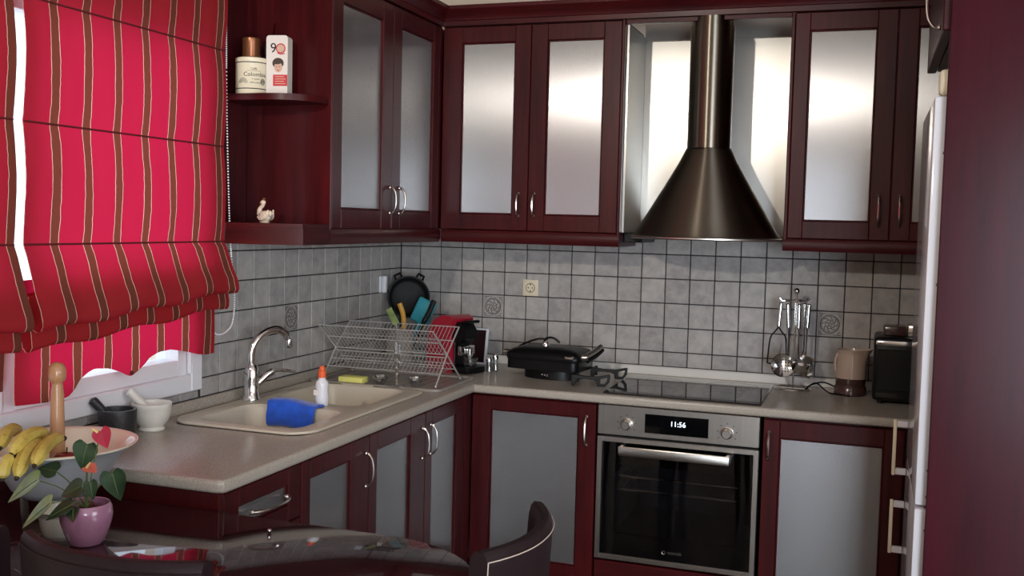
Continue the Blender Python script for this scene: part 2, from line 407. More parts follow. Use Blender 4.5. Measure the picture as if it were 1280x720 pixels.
MB().cyl((.018, WY1 - .062, 1.025), (.018, WY1 - .062, 1.12), .008).cyl((.018, WY1 - .062, 1.052), (.018, WY1 - .062, 1.055), .0095).obj('hinge', M['white'], window1)

# ------------------------------------------------------------------ wall tiles, one object each
def tiles():
    g = .0042; T = .007
    zs = [.936] + [1.508 - .102 * k for k in (5, 4, 3, 2, 1)] + [1.492]
    cache = {}
    def place(axis, a0, a1, z0, z1, par, relief=False):
        w, h = round(a1 - a0 - g, 4), round(z1 - z0 - g, 4)
        if w < .012: return
        key = (axis, w, h)
        cen = ((a0 + a1) / 2, (z0 + z1) / 2)
        if key not in cache:
            b = MB()
            if axis == 'y': b.box(-w / 2, w / 2, -T, -.0005, -h / 2, h / 2, .0014)
            else: b.box(.0005, T, -w / 2, w / 2, -h / 2, h / 2, .0014)
            o = b.obj('tile', M['tile'], None, 20); cache[key] = o.data
        else:
            o = bpy.data.objects.new('tile', cache[key]); COL.objects.link(o)
        o.parent = par
        o.location = (cen[0], 0, cen[1]) if axis == 'y' else (0, cen[0], cen[1])
        # hand-set: hair-fine tilt of each tile
        o.rotation_euler = (random.uniform(-.004, .004), random.uniform(-.003, .003), random.uniform(-.004, .004)) if not relief else (0, 0, 0)
        if relief:
            o['label'] = 'tile with a round embossed ornament'
            r = MB(); h0 = -T if axis == 'y' else T
            def pt(u, v): return (u, h0, v) if axis == 'y' else (h0, u, v)
            q = .042
            r.tube([pt(x, z) for x, z in ((-q, -q), (q, -q), (q, q), (-q, q))], .0016, 5, True)
            for rad, rr in ((.036, .0018), (.031, .001), (.017, .0013)):
                r.tube([pt(rad * math.cos(a * PI / 14), rad * math.sin(a * PI / 14)) for a in range(28)], rr, 5, True)
            for k in range(8):
                a = k * PI / 4 + .3
                r.tube([pt((.019 + .011 * t) * math.cos(a + t * .5), (.019 + .011 * t) * math.sin(a + t * .5)) for t in (0, .35, .7, 1)], .0014, 5)
            for sx in (-1, 1):
                for sz in (-1, 1): r.tube([pt(sx * .039, sz * .029), pt(sx * .034, sz * .034), pt(sx * .029, sz * .039)], .0014, 5)
            for k in range(5):
                a = k * 2 * PI / 5; r.tube([pt(.003 * math.cos(a), .003 * math.sin(a)), pt(.010 * math.cos(a), .012 * math.sin(a) ), pt(.013 * math.cos(a + .5), .013 * math.sin(a + .5))], .0018, 5)
            ro = r.obj('relief', M['relief'], None); ro.parent = o
    xs = [.008] + [.103 + .102 * k for k in range(23)]
    for i, (a, b) in enumerate(zip(xs, xs[1:])):
        for j, (c, d) in enumerate(zip(zs, zs[1:])):
            place('y', a, b, c, d, wall_back, (i, j) in ((4, 2), (18, 2)))
    ys = [-.009 - .0981 * k for k in range(16)]; ys[0] = -.008
    for i, (b, a) in enumerate(zip(ys, ys[1:])):
        if a < -1.486: a = -1.486
        for j, (c, d) in enumerate(zip(zs, zs[1:])):
            place('x', a, b, c, d, wall_left, (i, j) == (9, 2))
    yy = [-1.492 - .0981 * k for k in range(9)]
    for b, a in zip(yy, yy[1:]): place('x', a, b, .936, .963, wall_left)
tiles()
MB().box(.002, 2.36, -.0022, -.0005, .93, 1.492).obj('grout', M['grout'], wall_back)
gm = MB(); gm.box(.0005, .0022, -1.4875, -.002, .93, 1.492); gm.box(.0005, .0022, -2.28, -1.4875, .93, .9645); gm.obj('grout', M['grout'], wall_left)

# ================================================================== CABINET PARTS
def handle_bow(mb, p, q, out, r=.0042):
    """bow handle from p to q, standing off along out, with a round foot at each end"""
    p, q, out = Vector(p), Vector(q), Vector(out); d = q - p
    pts = [p, p + out * .45 + d * .015, p + out * .85 + d * .16, p + out + d * .36, p + out + d * .64, p + out * .85 + d * .84, p + out * .45 + d * .985, q]
    mb.tube(smooth_path(pts, 4), r, 8); n = out.normalized()
    for e in (p, q): mb.ball(e + n * .004, .0075, 10)
    return mb
def door(parent, plane, f, a0, a1, z0, z1, g0, g1, gz0, gz1, hpos=None, hz=None, rail=True, out=1, th=.02, horiz=False):
    """framed door. plane 'y': face towards -y at y=f, spans x; plane 'x': face towards +x at x=f, spans y. glass a: g0..g1, z: gz0..gz1"""
    b = MB(); e = .0015
    def bx(u0, u1, w0, w1, d0, d1, bev=.0022):
        if plane == 'y': b.box(u0, u1, f + d0, f + d1, w0, w1, bev)
        else: b.box(f - d1, f - d0, u0, u1, w0, w1, bev)
    a0 += e; a1 -= e; z0 += e; z1 -= e
    bx(a0, g0, z0, z1, 0, th); bx(g1, a1, z0, z1, 0, th); bx(g0, g1, z0, gz0, .0006, th); bx(g0, g1, gz1, z1, .0006, th)
    # bevelled glazing bead
    s = .006
    bx(g0, g0 + s, gz0, gz1, .006, th, .002); bx(g1 - s, g1, gz0, gz1, .006, th, .002); bx(g0 + s, g1 - s, gz0, gz0 + s, .006, th, .002); bx(g0 + s, g1 - s, gz1 - s, gz1, .006, th, .002)
    o = b.obj('door', M['wood'], parent)
    pb = MB()
    if plane == 'y': pb.box(g0 + s, g1 - s, f + .010, f + .014, gz0 + s, gz1 - s)
    else: pb.box(f - .014, f - .010, g0 + s, g1 - s, gz0 + s, gz1 - s)
    pb.obj('pane', M['satin'], o, label='satin silver infill pane')
    if hpos is not None:
        h = MB()
        if plane == 'y': handle_bow(h, (hpos, f, hz[0]), (hpos, f, hz[1]), (0, -.03, 0))
        elif horiz: handle_bow(h, (f, hpos[0], hz), (f, hpos[1], hz), (.03, 0, 0))
        else: handle_bow(h, (f, hpos, hz[0]), (f, hpos, hz[1]), (.03, 0, 0))
        h.obj('handle', M['nickel'], o, label='curved satin metal handle')
    return o
U = .335                                            # face of the wall cabinets
def carcass(parent, x0, x1, y0, y1, z0, z1, m='wood', name='carcass'):
    return MB().box(x0, x1, y0, y1, z0, z1, .001).obj(name, M[m], parent)
# ---- wall cabinet on the left wall
c = thing('wall_cabinet', (.16, -.80, 1.49), 'dark red wall cabinet with two glazed doors on the left wall beside open shelves', 'cabinet')
carcass(c, .0005, U - .021, -1.233, -.001, 1.49, 2.315)
MB().box(.0005, U + .003, -1.2445, -1.2335, 1.482, 2.315, .002).obj('side_panel', M['wood'], c)
door(c, 'x', U, -1.231, -.784, 1.488, 2.312, -1.165, -.868, 1.556, 2.243, -.806, (1.548, 1.642))
door(c, 'x', U, -.784, -.362, 1.488, 2.312, -.712, -.418, 1.556, 2.243, -.728, (1.548, 1.642))
MB().box(U - .02, U, -.362, -.336, 1.488, 2.312, .001).obj('filler_strip', M['wood'], c)
MB().prism([(U - .30, 1.4885), (U - .002, 1.4885), (U + .004, 1.478), (U + .004, 1.45), (U - .002, 1.436), (U - .30, 1.436)], 'y', -1.2445, -.33).obj('pelmet', M['wood_h'], c)
# ---- open end shelves
sh = thing('corner_shelf_unit', (.16, -1.36, 1.44), 'open dark red end shelves beside the red blind', 'shelf')
MB().box(.0008, .014, -1.485, -1.2465, 1.44, 2.315, .001).obj('back_panel', M['wood'], sh)
poly = [(.015, -1.2462), (U + .003, -1.2462), (U + .003, -1.414), (.19, -1.484), (.015, -1.484)]
MB().prism(poly, 'z', 1.436, 1.489).obj('pelmet', M['wood_h'], sh)
MB().prism([(x * .995, y) for x, y in poly], 'z', 1.4895, 1.503).obj('shelf', M['wood_h'], sh)
arc = [(.015, -1.2462), (.326, -1.2462), (.322, -1.30), (.305, -1.345), (.275, -1.378), (.235, -1.398), (.18, -1.407), (.015, -1.410)]
MB().prism(arc, 'z', 1.896, 1.9165).obj('shelf', M['wood_h'], sh)
MB().prism(arc, 'z', 2.296, 2.315).obj('shelf', M['wood_h'], sh)
# ---- wall cabinet on the back wall, left of the hood
c = thing('wall_cabinet', (.72, -.16, 1.49), 'dark red two-door wall cabinet with silver panes left of the extractor hood', 'cabinet')
carcass(c, .338, 1.088, U * -1 + .021, -.001, 1.49, 2.315)
MB().box(1.0885, 1.0995, -U - .002, -.001, 1.482, 2.315, .002).obj('side_panel', M['wood'], c)
door(c, 'y', -U, .3385, .7185, 1.49, 2.312, .423, .652, 1.555, 2.247, .681, (1.551, 1.641))
door(c, 'y', -U, .7185, 1.0885, 1.49, 2.312, .788, 1.018, 1.555, 2.247, .747, (1.551, 1.641))
MB().prism([(-.035, 1.4885), (-U + .002, 1.4885), (-U - .004, 1.478), (-U - .004, 1.45), (-U + .002, 1.438), (-.035, 1.438)], 'x', .3445, 1.0995).obj('pelmet', M['wood_h'], c)
# ---- wall cabinet right of the hood
c = thing('wall_cabinet', (2.1, -.16, 1.49), 'dark red wall cabinet with silver panes between extractor hood and fridge', 'cabinet')
carcass(c, 1.733, 2.85, -U + .021, -.001, 1.49, 2.315)
MB().box(1.7205, 1.7325, -U - .002, -.001, 1.484, 2.315, .002).obj('side_panel', M['wood'], c)
door(c, 'y', -U, 1.7325, 2.0865, 1.49, 2.312, 1.786, 2.018, 1.555, 2.247, 2.048, (1.545, 1.65))
door(c, 'y', -U, 2.0865, 2.44, 1.49, 2.312, 2.155, 2.39, 1.555, 2.247, 2.118, (1.545, 1.65))
MB().prism([(-.035, 1.4885), (-U + .002, 1.4885), (-U - .004, 1.478), (-U - .004, 1.456), (-U + .002, 1.444), (-.035, 1.444)], 'x', 1.719, 2.45).obj('pelmet', M['wood_h'], c)
# ---- cornice running over all wall cabinets
def cornice():
    c = thing('cornice', (.33, -.33, 2.316), 'dark red moulded cornice running along the tops of the wall cabinets', 'moulding')
    prof = [(-.03, 2.3165), (.006, 2.3165), (.008, 2.335), (.012, 2.338), (.014, 2.346), (.026, 2.366), (.038, 2.373), (.042, 2.378), (.042, 2.392), (-.03, 2.392)]
    MB().prism([(-(U + a), z) for a, z in prof], 'x', U + .0, 2.85).obj('moulding', M['wood_h'], c)
    b = MB(); rs = []
    for y, sft in ((-1.50, 0), (-U, 1)):
        rs.append([Vector((U + a, y if not sft else -U - a, z)) for a, z in prof])
    b.rings(rs); b.obj('moulding', M['wood_h'], c)
    MB().box(1.1005, 1.7195, -U + .012, -U + .03, 2.30, 2.3163, .001).obj('bridge_rail', M['wood_h'], c)
cornice()
# ---- steel lining behind the hood
c = thing('steel_lining', (1.41, -.01, 1.49), 'silver steel sheets lining the recess behind the extractor hood', 'panel')
MB().box(1.1105, 1.7195, -.0115, -.0075, 1.495, 2.283, .0008).obj('back_sheet', M['bay'], c)
MB().box(1.1105, 1.7195, -.0115, -.0075, 2.285, 2.392, .0008).obj('top_sheet', M['bay'], c)
MB().box(1.1, 1.1105, -U + .03, -.0115, 1.495, 2.30, .0008).obj('side_sheet', M['bay'], c)
MB().box(1.1002, 1.175, -.26, -.01, 1.456, 1.4945, .002).obj('bracket', M['black'], c, label='black mounting bracket')
# ---- hood
def hood():
    h = thing('range_hood', (1.422, -.262, 1.473), 'conical stainless steel extractor hood with round chimney', 'hood')
    cx, cy = 1.424, -.262
    prof = [(.284, 1.486), (.276, 1.497), (.265, 1.512), (.245, 1.545), (.20, 1.62), (.15, 1.705), (.11, 1.775), (.089, 1.818), (.084, 1.826)]
    MB().lathe((cx, cy, 0), prof, 72, 1, .86, cap0=False).obj('cone', M['hoodsteel'], h, 60)
    MB().lathe((cx, cy, 0), [(.25, 1.478), (.287, 1.4745), (.291, 1.478), (.291, 1.483), (.284, 1.487), (.25, 1.4875)], 72, 1, .86, False, False).obj('rim', M['steel'], h)
    MB().lathe((cx, cy, 0), [(.255, 1.480), (.255, 1.484)], 48, 1, .86).obj('filter', M['dark'], h)
    MB().lathe((cx, cy, 0), [(.083, 1.824), (.083, 2.285)], 48).obj('chimney', M['hoodsteel'], h)
    MB().lathe((cx, cy, 0), [(.079, 2.285), (.079, CEIL - .001)], 48).obj('chimney_extension', M['hoodsteel'], h)
hood()

# ================================================================== BASE UNITS
F = -.60; ZT = .866
def base():
    c = thing('base_cabinet', (.85, -.3, .0), 'dark red base cabinet with silver pane in the corner left of the oven', 'cabinet')
    carcass(c, .603, 1.098, F + .021, -.03, .10, ZT)
    door(c, 'y', F, .603, 1.098, .11, ZT - .006, .680, 1.030, .238, .808, 1.062, (.705, .812))
    MB().box(.603, 1.098, F + .05, F + .07, 0, .098).obj('plinth', M['wood_h'], c)
    c = thing('base_cabinet', (1.95, -.3, .0), 'dark red base cabinet with silver pane between oven and fridge', 'cabinet')
    carcass(c, 1.70, 2.85, F + .021, -.03, .10, ZT)
    door(c, 'y', F, 1.70, 2.165, .11, ZT - .006, 1.757, 2.10, .238, .796, 1.722, (.72, .815))
    MB().box(1.70, 2.85, F + .05, F + .07, 0, .098).obj('plinth', M['wood_h'], c)
    c = thing('oven_housing', (1.4, -.3, .0), 'dark red housing panel below the built-in oven', 'cabinet')
    MB().box(1.1035, 1.694, F + .002, F + .022, .11, .277, .003).obj('drawer_front', M['wood_h'], c)
    MB().box(1.10, 1.697, F + .03, -.03, .10, .275).obj('carcass', M['wood'], c)
    MB().box(1.10, 1.697, F + .05, F + .07, 0, .098).obj('plinth', M['wood_h'], c)
    L = .60
    c = thing('base_cabinet', (.3, -1.04, .0), 'dark red sink cabinet with two silver-paned doors and paired handles', 'cabinet')
    carcass(c, .03, L - .021, -1.449, -.601, .10, .735); MB().box(L - .04, L - .021, -1.449, -.601, .735, ZT, .001).obj('front_rail', M['wood'], c)
    door(c, 'x', L, -1.447, -1.029, .11, ZT - .004, -1.393, -1.147, .20, .806, -1.062, (.707, .811))
    door(c, 'x', L, -1.029, -.664, .11, ZT - .004, -.968, -.742, .20, .809, -.994, (.709, .812))
    MB().box(L - .02, L, -.664, -.603, .11, ZT - .004, .001).obj('filler_strip', M['wood'], c)
    MB().box(L - .07, L - .05, -1.449, -.601, 0, .098).obj('plinth', M['wood_h'], c)
    c = thing('base_cabinet', (.3, -1.64, .0), 'narrow dark red base cabinet with one silver-paned door beside the drawers', 'cabinet')
    carcass(c, .03, L - .021, -1.846, -1.451, .10, .735); MB().box(L - .04, L - .021, -1.846, -1.451, .735, ZT, .001).obj('front_rail', M['wood'], c)
    door(c, 'x', L, -1.845, -1.449, .11, ZT - .004, -1.797, -1.566, .20, .808, -1.478, (.709, .811))
    MB().box(L - .07, L - .05, -1.846, -1.451, 0, .098).obj('plinth', M['wood_h'], c)
    c = thing('drawer_unit', (.3, -2.03, .0), 'dark red drawer unit at the worktop end by the table', 'cabinet')
    carcass(c, .03, L - .021, -2.198, -1.848, .10, ZT)
    MB().box(.0225, L, -2.216, -2.1985, 0, ZT, .001).obj('side_panel', M['wood'], c)
    zz = [ZT - .004, .715, .565, .35, .11]
    for i, (a, b) in enumerate(zip(zz[1:], zz)):
        o = door(c, 'x', L, -2.197, -1.848, a, b, -2.135, -1.91, a + .045, b - .045, (-2.085, -1.925), (a + b) / 2, horiz=True)
        o.name = 'drawer_front'
base()
# ---- worktop (one L), upstand
SINK = (.055, .535, -1.735, -.862)
def worktop():
    t = thing('worktop', (.3, -1.0, .866), 'L-shaped speckled beige grey worktop with rounded front edge', 'worktop')
    r = .05
    outer = [(.001, -.001), (.001, -2.226), (.585, -2.226), (.60, -2.222), (.612, -2.214), (.617, -2.20), (.617, -.612), (2.85, -.612), (2.85, -.001)]
    hole = rrect(SINK[0] + .02, SINK[1] - .02, SINK[2] + .02, SINK[3] - .02, .05)
    hole2 = [(1.125, -.565), (1.125, -.09), (1.675, -.09), (1.675, -.565)]
    flat_curve('slab', [outer, hole, hole2], .867, .9, M['counter'], t, .011, bevres=4)
    MB().prism([(-.0075, .9005), (-.018, .9005), (-.018, .930), (-.013, .9355), (-.0075, .9355)], 'x', .0225, 2.5).obj('upstand', M['alu'], t, label='bright aluminium upstand along the back wall')
    MB().prism([(.0075, .9005), (.020, .9005), (.020, .932), (.016, .9355), (.0075, .9355)], 'y', -2.224, -.0205).obj('upstand', M['counter'], t)
worktop()
# ---- sink
def sink():
    x0, x1, y0, y1 = SINK
    s = thing('kitchen_sink', (.3, -1.3, .90), 'beige composite sink with two bowls set in the worktop by the window', 'sink')
    h1 = (.125, .475, -1.675, -1.365); h2 = (.125, .475, -1.272, -.905)
    # ring of the rim: near end bowed
    out = []
    for px, py in rrect(x0, x1, y0 + .03, y1, .07, 8):
        out.append((px, py - (.03 * (1 - ((px - .295) / .24) ** 2) if py < y0 + .12 else 0)))
    flat_curve('rim', [out, rrect(*h1[:2], *h1[2:], .06), rrect(*h2[:2], *h2[2:], .06)], .9003, .909, M['sink'], s, .0035)
    def bowl(h, zb):
        b = MB(); rs = []
        for ins, z, r in ((0, .906, .06), (.006, .895, .06), (.014, zb + .03, .06), (.03, zb + .008, .055), (.06, zb, .04)):
            rs.append([Vector((x, y, z)) for x, y in rrect(h[0] + ins, h[1] - ins, h[2] + ins, h[3] - ins, r)])
        b.rings(rs, False, True); b.obj('bowl', M['sink'], s)
        cx, cy = (h[0] + h[1]) / 2, (h[2] + h[3]) / 2
        MB().lathe((cx, cy, zb), [(.042, .0005), (.04, .004), (.02, .002), (.0, .002)], 24, cap0=False, cap1=False).obj('drain', M['chrome'], s)
    bowl(h1, .745); bowl(h2, .745)
    # raised ledge strip at the far end of the rear bowl
    MB().box(.20, .33, -.9035, -.889, .9092, .914, .002).obj('ledge', M['sink'], s)
sink()
# ---- faucet
def faucet():
    f = thing('faucet', (.075, -1.30, .9095), 'chrome mixer tap with swan-neck spout behind the sink', 'faucet')
    x, y, z = .090, -1.318, .9095
    MB().lathe((x, y, z), [(.030, 0), (.030, .006), (.026, .012), (.0245, .06), (.025, .095), (.020, .112), (.016, .12)], 24).obj('body', M['chrome'], f)
    sp = smooth_path([(x, y, z + .10), (x - .002, y - .002, z + .15), (x + .004, y + .008, z + .19), (x + .02, y + .04, z + .222), (x + .04, y + .085, z + .232), (x + .055, y + .118, z + .214), (x + .060, y + .130, z + .19)], 6)
    MB().tube(sp, .0135, 14).obj('spout', M['chrome'], f)
    e = Vector((x + .060, y + .130, z + .19))
    MB().lathe(e, [(.0135, .008), (.0145, 0), (.0145, -.02), (.012, -.026)], 18).obj('aerator', M['chrome'], f)
    lv = MB(); lv.tube(smooth_path([(x + .012, y + .018, z + .055), (x + .03, y + .045, z + .082), (x + .04, y + .06, z + .09)], 4), .0145, 12)
    lv.tube(smooth_path([(x + .036, y + .055, z + .092), (x + .055, y + .085, z + .093), (x + .085, y + .135, z + .083)], 5), [.008] * 4 + [.0065] * 4 + [.005] * 3, 10); lv.obj('lever', M['chrome'], f)
faucet()

# ---- hob
def hob():
    h = thing('hob', (1.4, -.33, .9), 'black glass ceramic hob set in the worktop above the oven', 'hob')
    MB().box(1.113, 1.687, -.577, -.078, .9005, .9055, .002).obj('glass', M['hobglass'], h)
    b = MB()
    for cx, cy, r in ((1.27, -.43, .09), (1.27, -.2, .07), (1.53, -.43, .07), (1.54, -.21, .10)):
        for rr in (r,):
            b.lathe((cx, cy, .9057), [(rr - .002, 0), (rr + .002, 0)], 48, cap0=False, cap1=False)
    b.obj('cooking_zone_marking', M['ring'], h)
hob()
# ---- oven
def oven():
    o = thing('oven', (1.397, -.3, .285), 'built-in stainless steel oven with black glass door', 'oven')
    x0, x1 = 1.1055, 1.6895
    f = -.605
    cb = MB(); cb.box(x0 + .01, x1 - .01, f + .03, f + .035, .285, .866)
    cb.box(x0 + .01, x0 + .05, f + .035, -.06, .285, .86); cb.box(x1 - .05, x1 - .01, f + .035, -.06, .285, .86); cb.box(x0 + .05, x1 - .05, -.1, -.06, .285, .86)
    cb.b.free(); cb = MB()
    cb.box(x0 + .008, x0 + .05, f + .03, -.08, .286, .862); cb.box(x1 - .05, x1 - .008, f + .03, -.08, .286, .862)
    cb.box(x0 + .05, x1 - .05, -.11, -.08, .286, .862); cb.box(x0 + .05, x1 - .05, f + .03, -.11, .286, .36); cb.box(x0 + .05, x1 - .05, f + .03, -.11, .72, .862)
    cb.obj('cavity', M['ovenin'], o)
    p = MB().box(x0, x1, f, f + .028, .754, .864, .002).obj('control_panel', M['steel'], o)
    dsp = MB().box(1.281, 1.511, f - .001, f + .002, .772, .842, .001).obj('display', M['blackgloss'], p)
    text('clock_digits', '11:56', .026, front_at(1.402, f - .0014, .812), M['lcd'], p)
    for kx in (1.214, 1.577):
        k = MB(); k.lathe((0, 0, 0), [(.021, 0), (.021, .006), (.0175, .008), (.0165, .024), (.014, .027)], 28)
        k.obj('knob', M['steel'], p, mtx=front_at(kx, f, .797))
        d = MB()
        for q in range(7):
            a = math.radians(210 - 40 * q); d.cyl((kx + .034 * math.cos(a), f - .0006, .797 + .034 * math.sin(a)), (kx + .034 * math.cos(a), f + .001, .797 + .034 * math.sin(a)), .0022, seg=10)
        d.obj('dial_mark', M['ink'], p)
    db = MB(); z0, z1 = .287, .746; w = .019
    db.box(x0, x0 + w, f, f + .022, z0, z1, .0015); db.box(x1 - w, x1, f, f + .022, z0, z1, .0015); db.box(x0 + w, x1 - w, f, f + .022, z1 - w, z1, .0015); db.box(x0 + w, x1 - w, f, f + .022, z0, z0 + w, .0015)
    d = db.obj('door', M['steel'], o)
    MB().box(x0 + w, x1 - w, f + .001, f + .006, z0 + w, z1 - w).obj('glass', M['ovenglass'], d)
    fb = MB(); m = .07
    fb.box(x0 + w, x0 + m, f + .008, f + .02, z0 + w, z1 - w); fb.box(x1 - m, x1 - w, f + .008, f + .02, z0 + w, z1 - w); fb.box(x0 + m, x1 - m, f + .008, f + .02, z1 - .10, z1 - w); fb.box(x0 + m, x1 - m, f + .008, f + .02, z0 + w, z0 + .10)
    fb.obj('inner_frame', M['blackgloss'], d)
    hb = MB(); hb.box(1.196, 1.594, f - .052, f - .042, .690, .724, .004, 2)
    hb.box(1.196, 1.212, f - .046, f, .692, .722, .004, 2); hb.box(1.578, 1.594, f - .046, f, .692, .722, .004, 2)
    hb.obj('handle', M['steel'], d, label='wide flat steel door handle')
    text('maker_lettering', 'HOOVER', .0125, front_at(1.405, f + .0006, .338), M['steel'], d)
    MB().tube([(1.365 + .006 * math.cos(a * PI / 8), f + .0004, .338 + .006 * math.sin(a * PI / 8)) for a in range(16)], .0011, 5, True).obj('maker_emblem', M['steel'], d)
    for z in (.595, .545):
        r = MB()
        xx0, xx1 = x0 + .055, x1 - .055
        r.tube([(xx0, f + .04, z), (xx1, f + .04, z), (xx1, -.13, z), (xx0, -.13, z)], .0042, 6, True)
        for k in range(1, 16):
            xx = xx0 + (xx1 - xx0) * k / 16; r.tube([(xx, f + .06, z), (xx, -.13, z)], .0016, 5)
        r.obj('shelf_rack', M['chrome'], o)
    lt = MB().ball((1.60, -.13, .66), (.02, .012, .02)).obj('oven_lamp', M['clear'], o)
oven()

# ================================================================== FRIDGE SIDE
def fridge():
    g = thing('tall_side_panel', (2.5, -1.39, 0), 'tall dark red panel closing off the fridge at the right', 'panel')
    MB().box(2.193, 2.855, -1.408, -1.388, .001, 2.60, .002).obj('panel', M['gable'], g)
    f = thing('fridge', (2.5, -1.02, 0), 'white fridge freezer standing behind the tall dark panel', 'fridge')
    y0, y1 = -1.372, -.735
    MB().box(2.225, 2.80, y0 + .01, y1 - .01, .02, 1.875, .006).obj('body', M['fridge'], f)
    up = MB().box(2.166, 2.221, y0, y1, .805, 1.876, .007, 2).obj('door', M['fridge'], f)
    lo = MB().box(2.166, 2.221, y0, y1, .06, .797, .007, 2).obj('door', M['fridge'], f)
    MB().box(2.176, 2.245, y0, y0 + .06, 1.879, 1.945, .012, 3).obj('hinge_cover', M['cream'], f)
    MB().box(2.19, 2.24, y0 + .002, y0 + .05, .7985, .8035).obj('hinge_plate', M['nickel'], f)
    for z, d in ((1.73, up), (1.39, up), (.90, up), (.83, up), (.74, lo)):
        MB().lathe((0, 0, 0), [(.0055, 0), (.0055, .001), (.003, .0012)], 12).obj('screw', M['relief'], d, mtx=front_at(2.197, y0, z))
    for z0, z1, d in ((.745, .925, up), (.49, .665, lo)):
        h = MB(); h.box(2.122, 2.133, y1 - .042, y1 - .028, z0, z1, .003, 2); h.obj('handle', M['cream'], d, label='cream bar handle')
        for q in (z1 - .0235, z0 + .003): MB().box(2.1335, 2.1655, y1 - .043, y1 - .027, q, q + .0205, .002).obj('handle_bracket', M['fridge'], d)
    c = thing('fridge_top_cabinet', (2.5, -1.02, 2.04), 'dark red cabinet above the fridge with curved metal handle', 'cabinet')
    MB().box(2.206, 2.855, y0 - .012, -.62, 2.045, 2.60, .001).obj('carcass', M['wood'], c)
    d = MB().box(2.176, 2.203, y0 - .012, -.62, 2.04, 2.60, .003).obj('door', M['wood'], c)
    h = MB(); handle_bow(h, (2.176, -1.30, 2.062), (2.176, -1.30, 2.20), (-.036, 0, 0), .004); h.obj('handle', M['nickel'], d)
fridge()

# ================================================================== SOCKETS
def sockets():
    for (x, y, z, m4, lab) in ((.635, -.0075, 1.241, front_at(.635, -.0075, 1.241), 'cream wall socket on the back wall tiles'),
                               (.0075, -.193, 1.239, right_at(.0075, -.193, 1.239), 'white wall switch on the tiles of the left wall near the corner')):
        s = thing('wall_socket' if 'socket' in lab else 'wall_switch', (x, y, z), lab, 'socket' if 'socket' in lab else 'switch')
        MB().box(-.036, .036, -.036, .036, 0, .008, .003, 2).obj('plate', M['ivory'] if 'socket' in lab else M['white'], s, mtx=m4)
        if 'socket' in lab:
            b = MB(); b.lathe((0, 0, .0082), [(.021, 0), (.020, .001), (.018, -.0005)], 28, cap0=False, cap1=False); b.obj('ring', M['relief'], s, mtx=m4)
            b = MB(); b.lathe((0, 0, .0081), [(.0185, 0), (.0185, .0006)], 28); b.obj('socket_face', M['ivory'], s, mtx=m4)
            b = MB()
            for q in (-.0095, .0095): b.cyl((q, 0, .0088), (q, 0, .0095), .0028, seg=10)
            b.box(-.003, .003, .012, .017, .0087, .0095); b.box(-.003, .003, -.017, -.012, .0087, .0095); b.obj('contact', M['ink'], s, mtx=m4)
        else:
            MB().box(-.022, .022, -.03, .03, .0082, .013, .002).obj('rocker', M['white'], s, mtx=m4)
            MB().box(-.03, -.012, -.036, .038, .013, .030, .003).obj('side_plate', M['white'], s, mtx=m4)
sockets()

